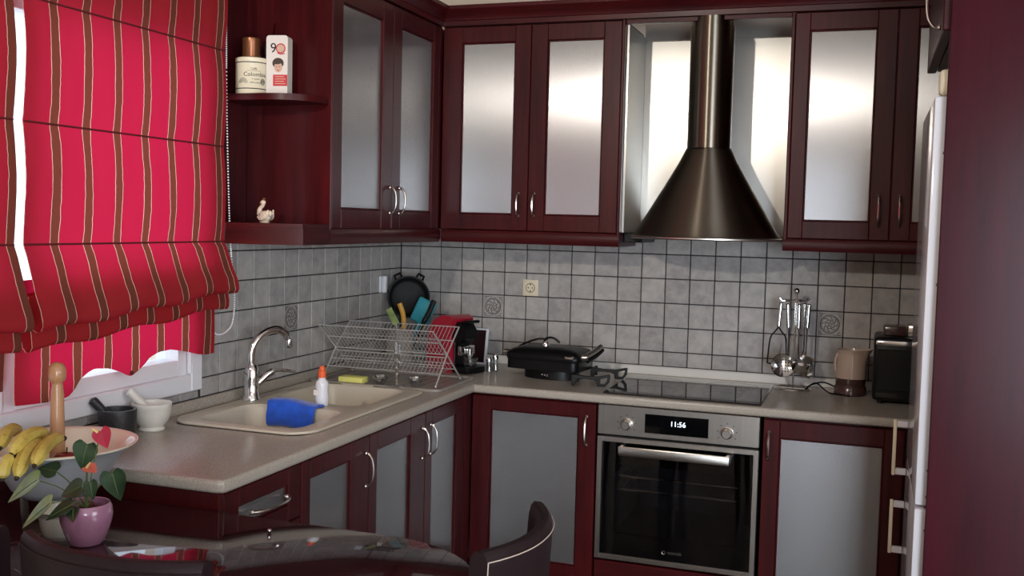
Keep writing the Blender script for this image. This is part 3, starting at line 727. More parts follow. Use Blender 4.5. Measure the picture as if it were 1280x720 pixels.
# ================================================================== BLINDS
def blind(label, y0, y1, drop, phase, chain, yref, lowz=0):
    P = .1128
    bl = thing('roman_blind', (.09, (y0 + y1) / 2, 2.45), label, 'blind', 'striped roman blinds')
    seams = [2.336, 2.038, 1.74, 1.442]
    pr = [(.096, 2.47)]
    def billow(za, zb, n=7):
        return [(.094 + .010 * math.sin(PI * k / n) ** .8, za + (zb - za) * k / n) for k in range(n + 1)]
    last = 2.47
    for s in seams: pr += billow(last, s)[1:]; last = s
    nlow = len(pr)
    low = [(.106, 1.425), (.118, 1.395), (.132, 1.36), (.146, 1.335), (.152, 1.314), (.153, 1.300), (.147, 1.288), (.135, 1.285), (.122, 1.290), (.114, 1.305), (.108, 1.33), (.106, 1.37),
           (.104, 1.37), (.105, 1.33), (.112, 1.29), (.117, 1.262), (.117, 1.245), (.111, 1.235), (.098, 1.234), (.088, 1.245), (.082, 1.275), (.080, 1.33), (.078, 1.37)]
    pr += low
    ny = 72
    def sheet(name, prof, fn, parent):
        b = MB(); uvl = b.b.loops.layers.uv.new('uv'); rows = []; L = 0; prev = None
        for k, (x, z) in enumerate(prof):
            if prev is not None: L += math.hypot(x - prev[0], z - prev[1])
            prev = (x, z)
            row = []
            for j in range(ny + 1):
                t = j / ny; y = y0 + (y1 - y0) * t
                xx, yy, zz = fn(k, x, y, z, t); v = b.b.verts.new((xx, yy, zz)); row.append((v, ((y - yref) / P + .5, L / P)))
            rows.append(row)
        for a, c2 in zip(rows, rows[1:]):
            for j in range(ny):
                q = (a[j], a[j + 1], c2[j + 1], c2[j]); f = b.b.faces.new([w[0] for w in q])
                for l, w in zip(f.loops, q): l[uvl].uv = w[1]
        return b.obj(name, M['fabric'], parent, 80)
    from mathutils import noise
    def fn(k, x, y, z, t):
        n = noise.noise(Vector((y * 9, z * 5, 3))) * .005 + noise.noise(Vector((y * 24, z * 9, 9))) * .0022
        dz = 0
        if k >= nlow:
            q = min(1, (k - nlow + 1) / 4)
            dz = -(drop * (1 - t) + lowz) * q + .006 * q * math.sin(t * 17)
        seam = 0 if min(abs(z - s) for s in seams) > .004 or k >= nlow else 1
        return x + n * (1 - .7 * seam), y + (.004 if k > nlow + 8 else 0) * (.5 - t), z + dz
    sheet('fabric', pr, fn, bl)
    # hem with its scalloped lower edge
    pts = [(-2.31, 1.045), (-2.263, 1.042), (-2.185, 1.036), (-2.12, 1.040), (-2.095, 1.055), (-2.072, 1.082), (-2.045, 1.097), (-2.022, 1.102), (-1.967, 1.096), (-1.919, 1.080), (-1.885, 1.064), (-1.872, 1.062), (-1.846, 1.075), (-1.802, 1.105), (-1.749, 1.118), (-1.70, 1.119), (-1.637, 1.107), (-1.57, 1.090), (-1.525, 1.083), (-1.47, 1.086)]
    sh_ = 0 if chain else -.84
    def bottom(y):
        y2 = y - sh_
        for (a, za), (b2, zb) in zip(pts, pts[1:]):
            if a <= y2 <= b2: return za + (zb - za) * (y2 - a) / (b2 - a)
        return pts[0][1] if y2 < pts[0][0] else pts[-1][1]
    N = 14
    def hem(k, x, y, z, t):
        zt = 1.385 - drop * (1 - t) * .6 - lowz; zb = bottom(y); u = k / N
        n = noise.noise(Vector((y * 14, u * 2, 5))) * .006 * (.3 + u)
        return .066 + n - .004 * u, y + .004 * (.5 - t), zt + (zb - zt) * u
    sheet('scalloped_hem', [(.06, 1.385 - .33 * k / N) for k in range(N + 1)], hem, bl)
    for s in seams:
        MB().tube([(.0955, y0 + .004, s), (.0955, y1 - .002, s)], .0026, 6).obj('seam_rod', M['rodred'], bl)
    MB().box(.03, .115, y0, y1, 2.472, 2.505, .003).obj('head_rail', M['white'], bl)
    if chain:
        path = smooth_path([(.092, -1.476, 2.46), (.092, -1.474, 2.0), (.098, -1.472, 1.70), (.108, -1.470, 1.447), (.123, -1.468, 1.28), (.118, -1.468, 1.19), (.098, -1.470, 1.156), (.072, -1.472, 1.143), (.055, -1.476, 1.148), (.050, -1.480, 1.175), (.05, -1.482, 1.22), (.05, -1.482, 1.5), (.05, -1.482, 2.46)], 60)
        out = []; acc = 0; last = path[0]
        for p in path[1:]:
            acc += (p - last).length; last = p
            if acc >= .0062: out.append(p); acc = 0
        cb = MB()
        for p in out: bmesh.ops.create_icosphere(cb.b, subdivisions=1, radius=.0031, matrix=Matrix.Translation(p))
        props(cb.obj('bead_chain', M['white'], bl, label='white bead pull chain'), kind='stuff')
        MB().ball((.060, -1.874, 1.071), .007, 10).obj('hem_weight', M['rodred'], bl)
blind('red striped roman blind with scalloped hem, nearest the open shelves', -2.297, -1.487, .055, 0, True, -2.31)
blind('red striped roman blind at the far left, cut by the picture edge', -3.14, -2.324, .02, 0, False, -2.335, .045)

# ================================================================== TABLE AND CHAIRS
TZ = .828
def table():
    t = thing('dining_table', (.7, -2.54, 0), 'dark glossy dining table with one rounded end against the drawer unit', 'table')
    R = .31; cx, cy = 1.05, -2.538
    def outline(r, xa):
        o = [(xa, cy + r)]
        for k in range(25):
            a = PI / 2 - PI * k / 24; o.append((cx + r * math.cos(a), cy + r * math.sin(a)))
        o.append((xa, cy - r)); return o
    flat_curve('glass_top', [list(reversed(outline(R, .012)))], TZ - .008, TZ, M['tableglass'], t, .002)
    flat_curve('wooden_top', [list(reversed(outline(R - .004, .014)))], TZ - .036, TZ - .0085, M['tabletop'], t, .003)
    MB().lathe((1.0, cy, 0), [(.03, 0), (.03, TZ - .05), (.05, TZ - .037)], 24).obj('leg', M['wood'], t)
    MB().box(.03, .07, cy - .2, cy + .2, 0, TZ - .037, .004).obj('leg', M['wood'], t)
    MB().box(.05, 1.0, cy - .04, cy + .04, TZ - .09, TZ - .0365, .003).obj('rail', M['wood'], t)
    MB().tube([(px_, py_, TZ - .004) for px_, py_ in outline(R + .0005, .012)], .0016, 6).obj('edge_highlight', M['edgehighlight'], t)  # thin pale tube that paints the highlight along the glass rim
    MB().ball((.802, -2.316, TZ + .004), (.005, .005, .0045), 12).obj('glass_fixing', M['chrome'], t)
table()
wb = thing('shade_board', (.008, -2.54, .83), 'dark strip added as shade along the wall behind the dining table', 'board')
MB().box(.0008, .0115, -3.1, -2.229, .55, .925, .002).obj('board', M['tabletop'], wb)  # added dark strip, stands in for the shade on this bit of wall
def chair(label, loc, rot, w=.40, thread='stitch'):
    """tub-backed leather chair; sitter faces local +y, back outer face towards -y; origin on the floor below the back's middle"""
    c = thing('dining_chair', loc, label, 'chair', 'dark leather chairs at the table')
    H = .966; z0 = .43; L = Vector(loc)
    def back(off, zz):
        """plan curve of the back, off = distance outward; narrows downward"""
        q = (zz - z0) / (H - z0); ww = (w - .05 + .05 * q) / 2; out = []
        for k in range(17):
            u = -1 + 2 * k / 16; x = u * ww; y = .052 * abs(u) ** 2.2 - off * (1 - .0 * u * u) + (.03 * (1 - q)); out.append((x * (1 + off * .5), y))
        return out
    b = MB(); rs = []
    zs = [z0, .55, .7, .85, .94, .958, .966]
    prof = []
    for zz in zs:
        ins = 0 if zz < .95 else (.003 if zz < .96 else .010)
        fo = back(.017 - ins, zz); fi = back(-.017 + ins, zz)
        ring = fo + list(reversed(fi)); rs.append([L + Vector((x * (1 - ins * .8), y, zz)) for x, y in ring])
    b.rings(rs); bk = b.obj('backrest', M['leather'], c, 50)
    st = MB(); e = back(.0185, .952); st.tube([L + Vector((x, y, .950)) for x, y in e], .0011, 5)
    for sgn in (0, -1): st.tube([L + Vector((back(.0185, zz)[sgn][0], back(.0185, zz)[sgn][1], zz)) for zz in (.95, .9, .8, .6, .45)], .0011, 5)
    st.obj('stitching', M[thread], bk)
    MB().box(-.19, .19, .03, .395, .41, .485, .02, 3, mtx=Matrix.Translation(L)).obj('seat', M['leather'], c, 50)
    for sx in (-.18, .18):
        for sy in (.05, .37):
            MB().tube([L + Vector((sx, sy, .42)), L + Vector((sx * 1.06, sy + (.02 if sy > .2 else -.02), .0005))], [.019, .013], 10).obj('leg', M['wood'], c)
    c.rotation_euler = (0, 0, rot); return c
chair('dark leather chair in front of the table, below the pink pot', (.845, -2.912, 0), math.radians(-2), .385, 'leather')
chair('dark leather chair at the near side of the table, cut by the left picture edge', (.40, -2.905, 0), 0, .40, 'stitch')
chair('dark leather chair at the rounded table end in front of the corner cabinet', (1.474, -2.475, 0), math.radians(91), .345)

# ================================================================== ON THE TABLE
def fruit_bowl():
    x, y, z = .266, -2.371, TZ
    b = thing('fruit_bowl', (x, y, z), 'cream footed fruit bowl with a tall turned wooden centre post', 'bowl')
    MB().lathe((x, y, z), [(.040, .0005), (.042, .004), (.039, .02), (.036, .034), (.042, .042)], 40).obj('foot', M['ceramic'], b)
    out = [(.042, .040), (.080, .044), (.100, .062), (.120, .100), (.143, .135), (.166, .154), (.175, .159), (.177, .163), (.173, .1645), (.162, .159), (.138, .140), (.114, .108), (.092, .073), (.07, .058), (.02, .054)]
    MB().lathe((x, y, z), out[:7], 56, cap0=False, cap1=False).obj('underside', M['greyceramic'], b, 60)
    MB().lathe((x, y, z), out[6:], 56, cap0=False).obj('dish', M['ceramic'], b, 60)
    MB().lathe((x, y, z), [(.022, .055), (.0195, .07), (.0175, .14), (.0157, .22), (.0145, .275), (.0125, .297), (.0125, .303), (.0175, .306), (.0195, .316), (.020, .326), (.018, .338), (.012, .346), (.004, .349)], 28).obj('centre_post', M['lightwood'], b, 60)
fruit_bowl()
BAN = (((0.2023, -2.42, 1.0153), (0.2801, -2.55, 1.0139), 0.02, 0.0155), ((0.2857, -2.42, 1.0138), (0.3262, -2.565, 1.0077), 0.022, 0.0165), ((0.3031, -2.45, 1.0013), (0.3662, -2.59, 0.9678), 0.024, 0.016), ((0.3244, -2.42, 1.0138), (0.3984, -2.575, 0.9932), 0.016, 0.0155), ((0.3261, -2.565, 1.0008), (0.3379, -2.6, 0.9654), 0.01, 0.0145))
def bananas():
    def one(parent, base, d, up, L, curl, r=.0185):
        base, d, up = Vector(base), Vector(d).normalized(), Vector(up); up = (up - d * up.dot(d)).normalized()
        pts, rr = [], []
        for k in range(13):
            t = k / 12; pts.append(base + d * (L * t) + up * (curl * (1 - (2 * t - 1) ** 2)))
            e = min(1, t / .18, (1 - t) / .14); rr.append(max(.0055, r * (.34 + .66 * math.sin(PI / 2 * max(0, min(1, e))))))
        o = MB().tube(pts, rr, 7).obj('banana', M['banana'], parent, 25)
        MB().tube([pts[-1], pts[-1] + (pts[-1] - pts[-2]).normalized() * .006], [.0058, .004], 7).obj('tip', M['bananatip'], o)
        MB().tube([pts[0] - (pts[1] - pts[0]).normalized() * .018, pts[0]], [.006, .0062], 7).obj('stalk', M['bananatip'], o)
    z = TZ
    g = thing('banana_bunch', (.30, -2.47, z + .19), 'bunch of spotted yellow bananas leaning over the rim of the fruit bowl', 'bananas')
    for a, b, curl, r in BAN:
        a, b = Vector(a), Vector(b); one(g, a, b - a, (0, -.25, 1), (b - a).length, curl, r)
bananas()
def apple():
    p = (.335, -2.418, TZ + .122)
    a = thing('apple', p, 'dark red apple lying in the fruit bowl behind the plant leaf', 'apple')
    MB().lathe(p, [(.004, -.026), (.016, -.031), (.031, -.020), (.035, 0), (.033, .015), (.024, .028), (.011, .031), (.003, .024)], 24).obj('flesh', M['apple'], a, 60)
    MB().tube([(p[0], p[1], p[2] + .024), (p[0] + .003, p[1], p[2] + .044)], .0016, 6).obj('stalk', M['bananatip'], a)
apple()
def plant():
    x, y, z = .497, -2.535, TZ
    p = thing('flowerpot', (x, y, z), 'anthurium with two pink flowers in a rounded pink glazed pot', 'plant')
    pot = [(.029, .0005), (.034, .004), (.044, .026), (.0515, .05), (.0535, .066), (.051, .080), (.047, .088), (.0445, .086), (.048, .076), (.046, .06)]
    MB().lathe((x, y, z), pot, 36, cap1=False).obj('pot', M['pinkpot'], p, 60)
    MB().lathe((x, y, z), [(.0465, .068), (.03, .074), (.0, .076)], 20, cap0=False, cap1=False).obj('soil', M['soil'], p)
    for k in range(7):
        a = k * 2.1; MB().ball((x + .028 * math.cos(a), y + .028 * math.sin(a), z + .076), (.011, .009, .008), 8).obj('bark_chip', M['soil'], p)
    def heart(tip_dir, nrm, c, Lg, Wd, m, stem_to, label=None, curl=.15):
        """heart-shaped leaf; c = where the stem joins, tip_dir towards the tip, nrm = upper face"""
        Lg *= .86; Wd *= .84; d = Vector(tip_dir).normalized(); n = Vector(nrm); n = (n - d * n.dot(d)).normalized(); s = d.cross(n); c = Vector(c)
        b = MB(); rows = []
        for k in range(11):
            t = k / 10; u = -.16 + 1.16 * t
            wd = Wd * (math.sin(PI * min(1, (t * .94 + .06)) ** .62)) ** .85 * (1 - .15 * t); row = []
            for j in range(-4, 5):
                v = j / 4; notch = .13 * (1 - abs(v) * 1.2) * max(0, 1 - t * 5)
                row.append(c + d * (Lg * (u + (notch if abs(v) < .7 else 0))) + s * (wd * v) + n * (Lg * (-curl * t * t + .10 * abs(v) ** 1.5 * (1 - t) - .0)))
            rows.append(row)
        top = [[b.b.verts.new(q) for q in r] for r in rows]; bot = [[b.b.verts.new(q - n * .0012) for q in r] for r in rows]
        for G in (top, bot):
            for a2, b2 in zip(G, G[1:]):
                for j in range(8):
                    fv = (a2[j], a2[j + 1], b2[j + 1], b2[j]) if G is top else (a2[j + 1], a2[j], b2[j], b2[j + 1])
                    b.b.faces.new(fv)
        for a2, b2, a3, b3 in zip(top, top[1:], bot, bot[1:]):
            b.b.faces.new((b2[0], a2[0], a3[0], b3[0])); b.b.faces.new((a2[-1], b2[-1], b3[-1], a3[-1]))
        for j in range(8):
            b.b.faces.new((top[0][j], top[0][j + 1], bot[0][j + 1], bot[0][j])); b.b.faces.new((top[-1][j + 1], top[-1][j], bot[-1][j], bot[-1][j + 1]))
        o = b.obj('spathe' if m in (M['spathe'], M['salmon']) else 'leaf', m, p, 50, label)
        v = MB(); v.tube([c + d * (Lg * q) + n * (Lg * -curl * ((q + .16) / 1.16) ** 2 + .0006) for q in (0, .2, .4, .6, .8)], [.0012, .0011, .0009, .0007, .0004], 5)
        v.obj('midrib', m if m in (M['spathe'], M['salmon']) else M['stem'], o)
        a = Vector(stem_to); mid = (a + c) / 2 + Vector((0, 0, .012))
        MB().tube(smooth_path([a, mid, c], 5), .0014, 6).obj('stem', M['stem'], p)
        return o
    b0 = (x, y, z + .075)
    T = lambda dx, dy, dz: (x + dx, y + dy, z + dz)
    heart((-.15, -.2, -.95), (.35, -.9, .1), T(.006, -.005, .212), .062, .033, M['leaf'], b0, 'dark glossy leaf')
    heart((-.80, -.25, -.52), (-.1, -.75, .65), T(-.112, -.02, .128), .100, .030, M['leafpale'], b0, 'pale green leaf')
    heart((-.8, -.1, .1), (-.2, -.7, .7), T(-.100, .02, .140), .055, .026, M['leaf'], b0)
    heart((-.72, -.35, -.58), (-.2, -.65, .7), T(-.050, -.05, .092), .090, .028, M['leafpale'], b0, 'pale green leaf')
    heart((-.62, -.5, -.35), (-.1, -.6, .8), T(-.002, -.045, .092), .062, .028, M['leaf'], b0)
    heart((-.75, -.3, -.35), (.1, -.8, .5), T(.012, -.03, .130), .056, .026, M['leaf'], b0)
    heart((.28, .0, -.95), (.3, -.9, .2), T(.050, .02, .150), .070, .034, M['leaf'], b0)
    heart((.30, -.2, -.85), (.2, -.9, .2), T(.028, -.02, .138), .042, .020, M['leaf'], b0)
    heart((.35, -.5, -.4), (.0, -.8, .6), T(.012, -.05, .086), .034, .018, M['leaf'], b0)
    heart((.55, -.2, -.75), (.45, -.85, .35), T(.042, -.005, .244), .046, .024, M['spathe'], b0, 'deep pink flower spathe', .1)
    heart((.9, -.3, -.1), (.0, -.4, .9), T(.022, -.02, .170), .036, .018, M['salmon'], b0, 'small salmon flower spathe', .1)
    MB().tube([T(.028, -.03, .172), T(.040, -.034, .184)], [.003, .0015], 8).obj('spadix', M['spadix'], p)
    MB().tube([T(.040, -.012, .243), T(.034, -.022, .252)], [.003, .0015], 8).obj('spadix', M['spadix'], p)
plant()

# ================================================================== ON THE WORKTOP, LEFT
CT = .9003
def mortars():
    def one(name_label, x, y, r, h, m, prof, pa, pb, pm):
        t = thing('mortar', (x, y, CT), name_label, 'mortar'); MB().lathe((x, y, CT), prof, 32, cap1=False).obj('bowl', m, t, 50)
        p = thing('pestle', pa, name_label.replace('mortar', 'pestle').split(',')[0] + ' leaning in its mortar', 'pestle')
        a, b = Vector(pa), Vector(pb); d = b - a
        MB().tube([a + d * q for q in (0, .02, .1, .3, .6, .9, .97, 1)], [.010, .0145, .015, .0125, .0115, .0135, .0125, .006], 16).obj('shaft', pm, p, 50)
    x, y = .082, -1.955
    one('black stone mortar, nearer the plant', x, y, .051, .085, M['blackstone'], [(.043, .0), (.046, .003), (.0495, .04), (.0515, .078), (.0505, .083), (.043, .083), (.041, .05), (.03, .02), (0, .015)], (x - .006, y + .014, CT + .030), (x - .050, y - .044, CT + .112), M['blackstone'])
    x, y = .090, -1.822
    one('white marble mortar, nearer the sink', x, y, .054, .078, M['marble'], [(.034, .0), (.037, .004), (.033, .012), (.046, .028), (.0525, .05), (.054, .066), (.056, .069), (.056, .080), (.047, .080), (.042, .05), (.025, .025), (0, .02)], (x + .006, y + .012, CT + .036), (x - .045, y - .045, CT + .118), M['marble'])
mortars()
def sink_things():
    # blue cloth over the ledge between the bowls
    b = MB(); N, Mx = 16, 20; rows = []
    prof = [(-1.382, .842), (-1.383, .865), (-1.382, .89), (-1.378, .908), (-1.368, .9155), (-1.352, .9165), (-1.336, .9155), (-1.325, .9135)]
    prof = smooth_path([(0, p[0], p[1]) for p in prof], 3)
    from mathutils import noise
    for k, p in enumerate(prof):
        row = []
        for j in range(N + 1):
            u = j / N; n = noise.noise(Vector((u * 4, k * .16, 2))) * .007
            row.append(Vector((.196 + .170 * u + .01 * (k / len(prof)), p.y - abs(n) * .8 - .002, p.z + abs(n) * .6 + .004 * math.sin(u * 5) + (.006 * (1 - u) if k > 6 else 0))))
        rows.append(row)
    def grid(off, flip):
        vs = [[b.b.verts.new(q + Vector((0, -off, off))) for q in r] for r in rows]
        for a, c2 in zip(vs, vs[1:]):
            for j in range(N): b.b.faces.new((a[j], a[j + 1], c2[j + 1], c2[j]) if not flip else (a[j + 1], a[j], c2[j], c2[j + 1]))
        return vs
    A, B = grid(.009, False), grid(0, True); n = len(rows)
    ed = [(A[0][j], A[0][j + 1], B[0][j + 1], B[0][j]) for j in range(N)] + [(A[-1][j], A[-1][j + 1], B[-1][j + 1], B[-1][j]) for j in range(N)]
    ed += [(A[k][0], A[k + 1][0], B[k + 1][0], B[k][0]) for k in range(n - 1)] + [(A[k][N], A[k + 1][N], B[k + 1][N], B[k][N]) for k in range(n - 1)]
    for q in ed: b.b.faces.new(q)
    props(b.obj('dish_cloth', M['blue'], None, 60), 'bright blue cloth hanging over the edge into the near sink bowl', 'cloth')
    # dish soap bottle
    x, y, z = .350, -1.305, .9095
    t = thing('soap_bottle', (x, y, z), 'small white dish soap bottle with an orange cap at the sink', 'bottle')
    MB().lathe((x, y, z), [(.019, 0), (.022, .003), (.0225, .03), (.0205, .048), (.0215, .066), (.0205, .078), (.012, .087), (.011, .092)], 24).obj('body', M['bottle'], t, 50)
    MB().lathe((x, y, z), [(.0130, .0925), (.0135, .10), (.0135, .114), (.0095, .117), (.009, .128), (.006, .131)], 20).obj('cap', M['orange'], t)
    MB().box(-.012, .006, -.0005, .0006, -.009, .009, mtx=Matrix.Translation((x - .006, y - .0222, z + .045))).obj('label', M['paper'], t)
    MB().ball((x - .012, y - .0185, z + .05), (.005, .002, .005), 10).obj('emblem', M['ink'], t)
    # drain tray
    t = thing('drain_tray', (.3, -.67, .9), 'shallow grey draining tray under the dish rack', 'tray')
    o = rrect(.03, .575, -.858, -.49, .03); i = rrect(.045, .56, -.843, -.505, .02)
    MB().prism(i, 'z', CT, CT + .003).obj('base', M['traypl'], t)
    flat_curve('rim', [o, i], CT, CT + .010, M['traypl'], t, .002)
    b = MB()
    for k in range(12): b.box(.07 + .04 * k, .078 + .04 * k, -.83, -.52, CT + .003, CT + .0045)
    b.obj('rib', M['traypl'], t)
    z = CT + .0048
    props(MB().box(.155, .255, -.846, -.79, z + .0003, z + .024, .004, 2).obj('sponge', M['sponge']), 'yellow sponge on the draining tray before the dish rack', 'sponge')
sink_things()
def dish_rack():
    t = thing('dish_rack', (.3, -.69, .905), 'X-shaped two-tier chrome wire dish rack in the corner', 'rack')
    x0, x1 = .058, .532; z = CT + .0048
    nt, ft, ce, nf, ff = (-.825, 1.118), (-.575, 1.113), (-.69, 1.018), (-.79, z + .006), (-.553, z + .006)
    for x in (x0, x1):
        b = MB(); b.tube([(x, *nt), (x, *ce), (x, *ff)], .0035, 8); b.tube([(x, *ft), (x, *ce), (x, *nf)], .0035, 8)
        for q in (nf, ff): b.ball((x, q[0], q[1] - .001), .005, 8)
        b.obj('cross_leg', M['wire'], t)
    def lerp(a, b, q): return (a[0] + (b[0] - a[0]) * q, a[1] + (b[1] - a[1]) * q)
    def tier(name, a, m, c2, n):
        r = MB()
        for p in (a, m, c2, lerp(a, m, .5), lerp(c2, m, .5)): r.tube([(x0, *p), (x1, *p)], .0022, 6)
        r.obj(name + '_rail', M['wire'], t)
        w = MB()
        for k in range(1, n):
            x = x0 + (x1 - x0) * k / n; w.tube([(x, *a), (x, m[0], m[1] + .002), (x, *c2)], .0013, 5)
        w.obj(name + '_wire', M['wire'], t)
    tier('upper', nt, ce, ft, 30)
    l1, l2 = lerp(ce, nf, .62), lerp(ce, ff, .62)
    tier('lower', l1, (ce[0], ce[1] - .012), l2, 30)
    r = MB()
    for k in range(1, 24):
        x = x0 + (x1 - x0) * k / 24; r.tube([(x, *l1), (x, *l2)], .0012, 5)
    r.obj('bottom_wire', M['wire'], t)
dish_rack()
def corner_things():
    z = CT
    zt = CT + .0048
    # tall cut glass standing upside in front of the rack, and glass bowls on the tray
    t = thing('glass_vase', (.395, -.80, zt), 'slim faceted glass standing at the front of the dish rack', 'glass')
    b = MB(); b.lathe((.395, -.865 + .03, zt), [(.032, 0), (.032, .004), (.008, .010), (.0065, .03), (.010, .045), (.0075, .055), (.0105, .07), (.008, .082), (.012, .095), (.0095, .108), (.013, .125), (.012, .165)], 8, cap1=False); b.obj('body', M['crystal'], t, 10)
    for (x, y, r, lab) in ((.318, -.815, .030, 'small clear glass bowl left of the slim glass'), (.455, -.80, .028, 'small clear glass bowl right of the slim glass')):
        t = thing('glass_bowl', (x, y, zt), lab + ' on the draining tray', 'bowl')
        MB().lathe((x, y, zt), [(.014, 0), (.016, .003), (r * .8, .016), (r, .034), (r - .002, .034), (r * .76, .017), (.01, .004)], 12).obj('body', M['crystal'], t, 10)
    # plates / knife in the rack
    t = thing('spatula', (.28, -.70, 1.03), 'pale green spatula sticking up out of the dish rack', 'spatula')
    MB().tube([(.315, -.66, 1.035), (.275, -.60, 1.115)], [.0035, .004], 8).obj('handle', M['wire'], t)
    MB().box(-.014, .014, -.0015, .0015, 0, .07, .001, mtx=Matrix.Translation((.276, -.60, 1.112)) @ Matrix.Rotation(-.55, 4, 'Y')).obj('blade', M['leafpale'], t)
    # pan leaning in the corner
    c = Vector((.104, -.13, 1.18)); q = Matrix.Translation(c) @ Matrix.Rotation(math.radians(30), 4, 'Z') @ Matrix.Rotation(math.radians(80), 4, 'X')
    t = thing('frying_pan', c, 'black round pan with lugs leaning high in the tiled corner', 'pan')
    MB().lathe((0, 0, 0), [(.0, 0), (.070, 0), (.080, .006), (.090, .034), (.093, .036), (.092, .040), (.086, .038), (.077, .010), (.068, .004), (0, .004)], 40, cap0=False, cap1=False).obj('pan', M['panblack'], t, 40, mtx=q)
    l = MB()
    for a in (math.radians(60), math.radians(118)):
        p = Vector((math.cos(a) * .093, math.sin(a) * .093, .034)); d = Vector((math.cos(a), math.sin(a), 0)); s = Vector((-d.y, d.x, 0))
        l.tube([p - s * .015, p - s * .013 + d * .018, p + s * .013 + d * .018, p + s * .015], .0055, 8)
    l.obj('lug', M['black'], t, mtx=q)
    t = thing('utensil_pot', (.115, -.16, z), 'dark grey utensil pot in the tiled corner behind the dish rack', 'pot')
    MB().lathe((.13, -.26, z), [(.058, 0), (.060, .004), (.062, .15), (.063, .155), (.058, .155), (.056, .01), (0, .008)], 28, cap1=False).obj('body', M['traypl'], t)
    t = thing('serving_spoon', (.15, -.22, 1.06), 'yellow handled spoon standing in the corner utensil pot', 'spoon')
    MB().tube(smooth_path([(.135, -.255, z + .02), (.145, -.258, 1.06), (.142, -.262, 1.12), (.128, -.268, 1.165)], 5), [.007] * 6 + [.011] * 10, 10).obj('handle', M['yellow'], t)
    t = thing('colander_scoop', (.20, -.18, 1.07), 'turquoise plastic scoop standing in the corner behind the coffee machine', 'scoop')
    m4 = Matrix.Translation((.206, -.19, 1.128)) @ Matrix.Rotation(math.radians(12), 4, 'Z') @ Matrix.Rotation(math.radians(24), 4, 'Y')
    MB().box(-.042, .042, -.012, .012, -.055, .055, .01, 3).obj('scoop', M['turquoise'], t, mtx=m4)
    MB().tube([(.195, -.205, 1.08), (.155, -.245, z + .03)], [.012, .009], 10).obj('handle', M['turquoise'], t)
    t = thing('ladle', (.25, -.17, 1.0), 'black handled ladle leaning right of the turquoise scoop', 'ladle')
    MB().tube(smooth_path([(.165, -.25, z + .03), (.215, -.235, 1.06), (.243, -.215, 1.125), (.262, -.205, 1.18)], 5), [.006] * 7 + [.012] * 9, 10).obj('handle', M['black'], t)
    # capsule coffee machine
    X, Y = .412, -.315
    t = thing('coffee_machine', (X, Y, z), 'red and black capsule coffee machine standing behind the dish rack', 'coffee machine')
    m4 = Matrix.Translation((X, Y, z)) @ Matrix.Rotation(math.radians(66), 4, 'Z')      # front towards local -y
    side = [(.115, .0), (.115, .10), (.105, .16), (.075, .21), (.03, .232), (-.02, .235), (-.045, .22), (-.03, .19), (-.012, .15), (-.02, .09), (-.035, .03), (-.035, 0)]
    MB().prism(side, 'x', -.058, .058).obj('housing', M['redplastic'], t, 40, mtx=m4)
    MB().prism([(.02, .215), (-.065, .208), (-.092, .175), (-.092, .145), (-.06, .125), (.0, .135)], 'x', -.034, .034).obj('brew_head', M['black'], t, 40, mtx=m4)
    MB().tube([(-.02, -.055, .205), (-.026, -.105, .214), (.026, -.105, .214), (.02, -.055, .205)], .0065, 8).obj('lever', M['black'], t, mtx=m4)
    MB().box(-.055, .055, -.125, -.03, .002, .030, .008, 2).obj('drip_tray', M['black'], t, mtx=m4)
    MB().box(-.042, .042, -.040, -.034, .03, .13, .002).obj('recess', M['black'], t, mtx=m4)
    MB().box(-.040, .040, -.075, -.055, .072, .112, .004, 2).obj('plate', M['chrome'], t, mtx=m4)
    MB().lathe((0, -.085, .0), [(.010, .062), (.012, .072), (.012, .1)], 14).obj('spout', M['chrome'], t, mtx=m4)
    MB().lathe((0, -.09, .03), [(.022, 0), (.026, .004), (.03, .034), (.028, .034), (.02, .006)], 20).obj('cup', M['clear'], t, mtx=m4)
    # dark board in a white frame, and a shiny shaker before it
    t = thing('chopping_board', (.43, -.05, z), 'dark board with a white edge leaning on the tiles behind the coffee machine', 'board')
    m4 = Matrix.Translation((.40, -.088, z)) @ Matrix.Rotation(math.radians(-10), 4, 'X')
    MB().box(-.062, .062, 0, .012, 0, .158, .003).obj('edge', M['white'], t, mtx=m4); MB().box(-.052, .052, -.001, .0, .008, .150, .0004).obj('face', M['board'], t, mtx=m4)
    for (x, y, h) in ((.548, -.275, .062), (.562, -.235, .07)):
        t = thing('salt_shaker', (x, y, z), 'small chrome shaker by the coffee machine, ' + ('nearer the rack' if x < .555 else 'nearer the grill'), 'shaker')
        MB().lathe((x, y, z), [(.013, 0), (.015, .003), (.011, h * .45), (.013, h * .7)], 16).obj('body', M['clear'], t)
        MB().lathe((x, y, z), [(.0135, h * .7 + .0005), (.0135, h * .85), (.009, h)], 16).obj('lid', M['chrome'], t)
corner_things()

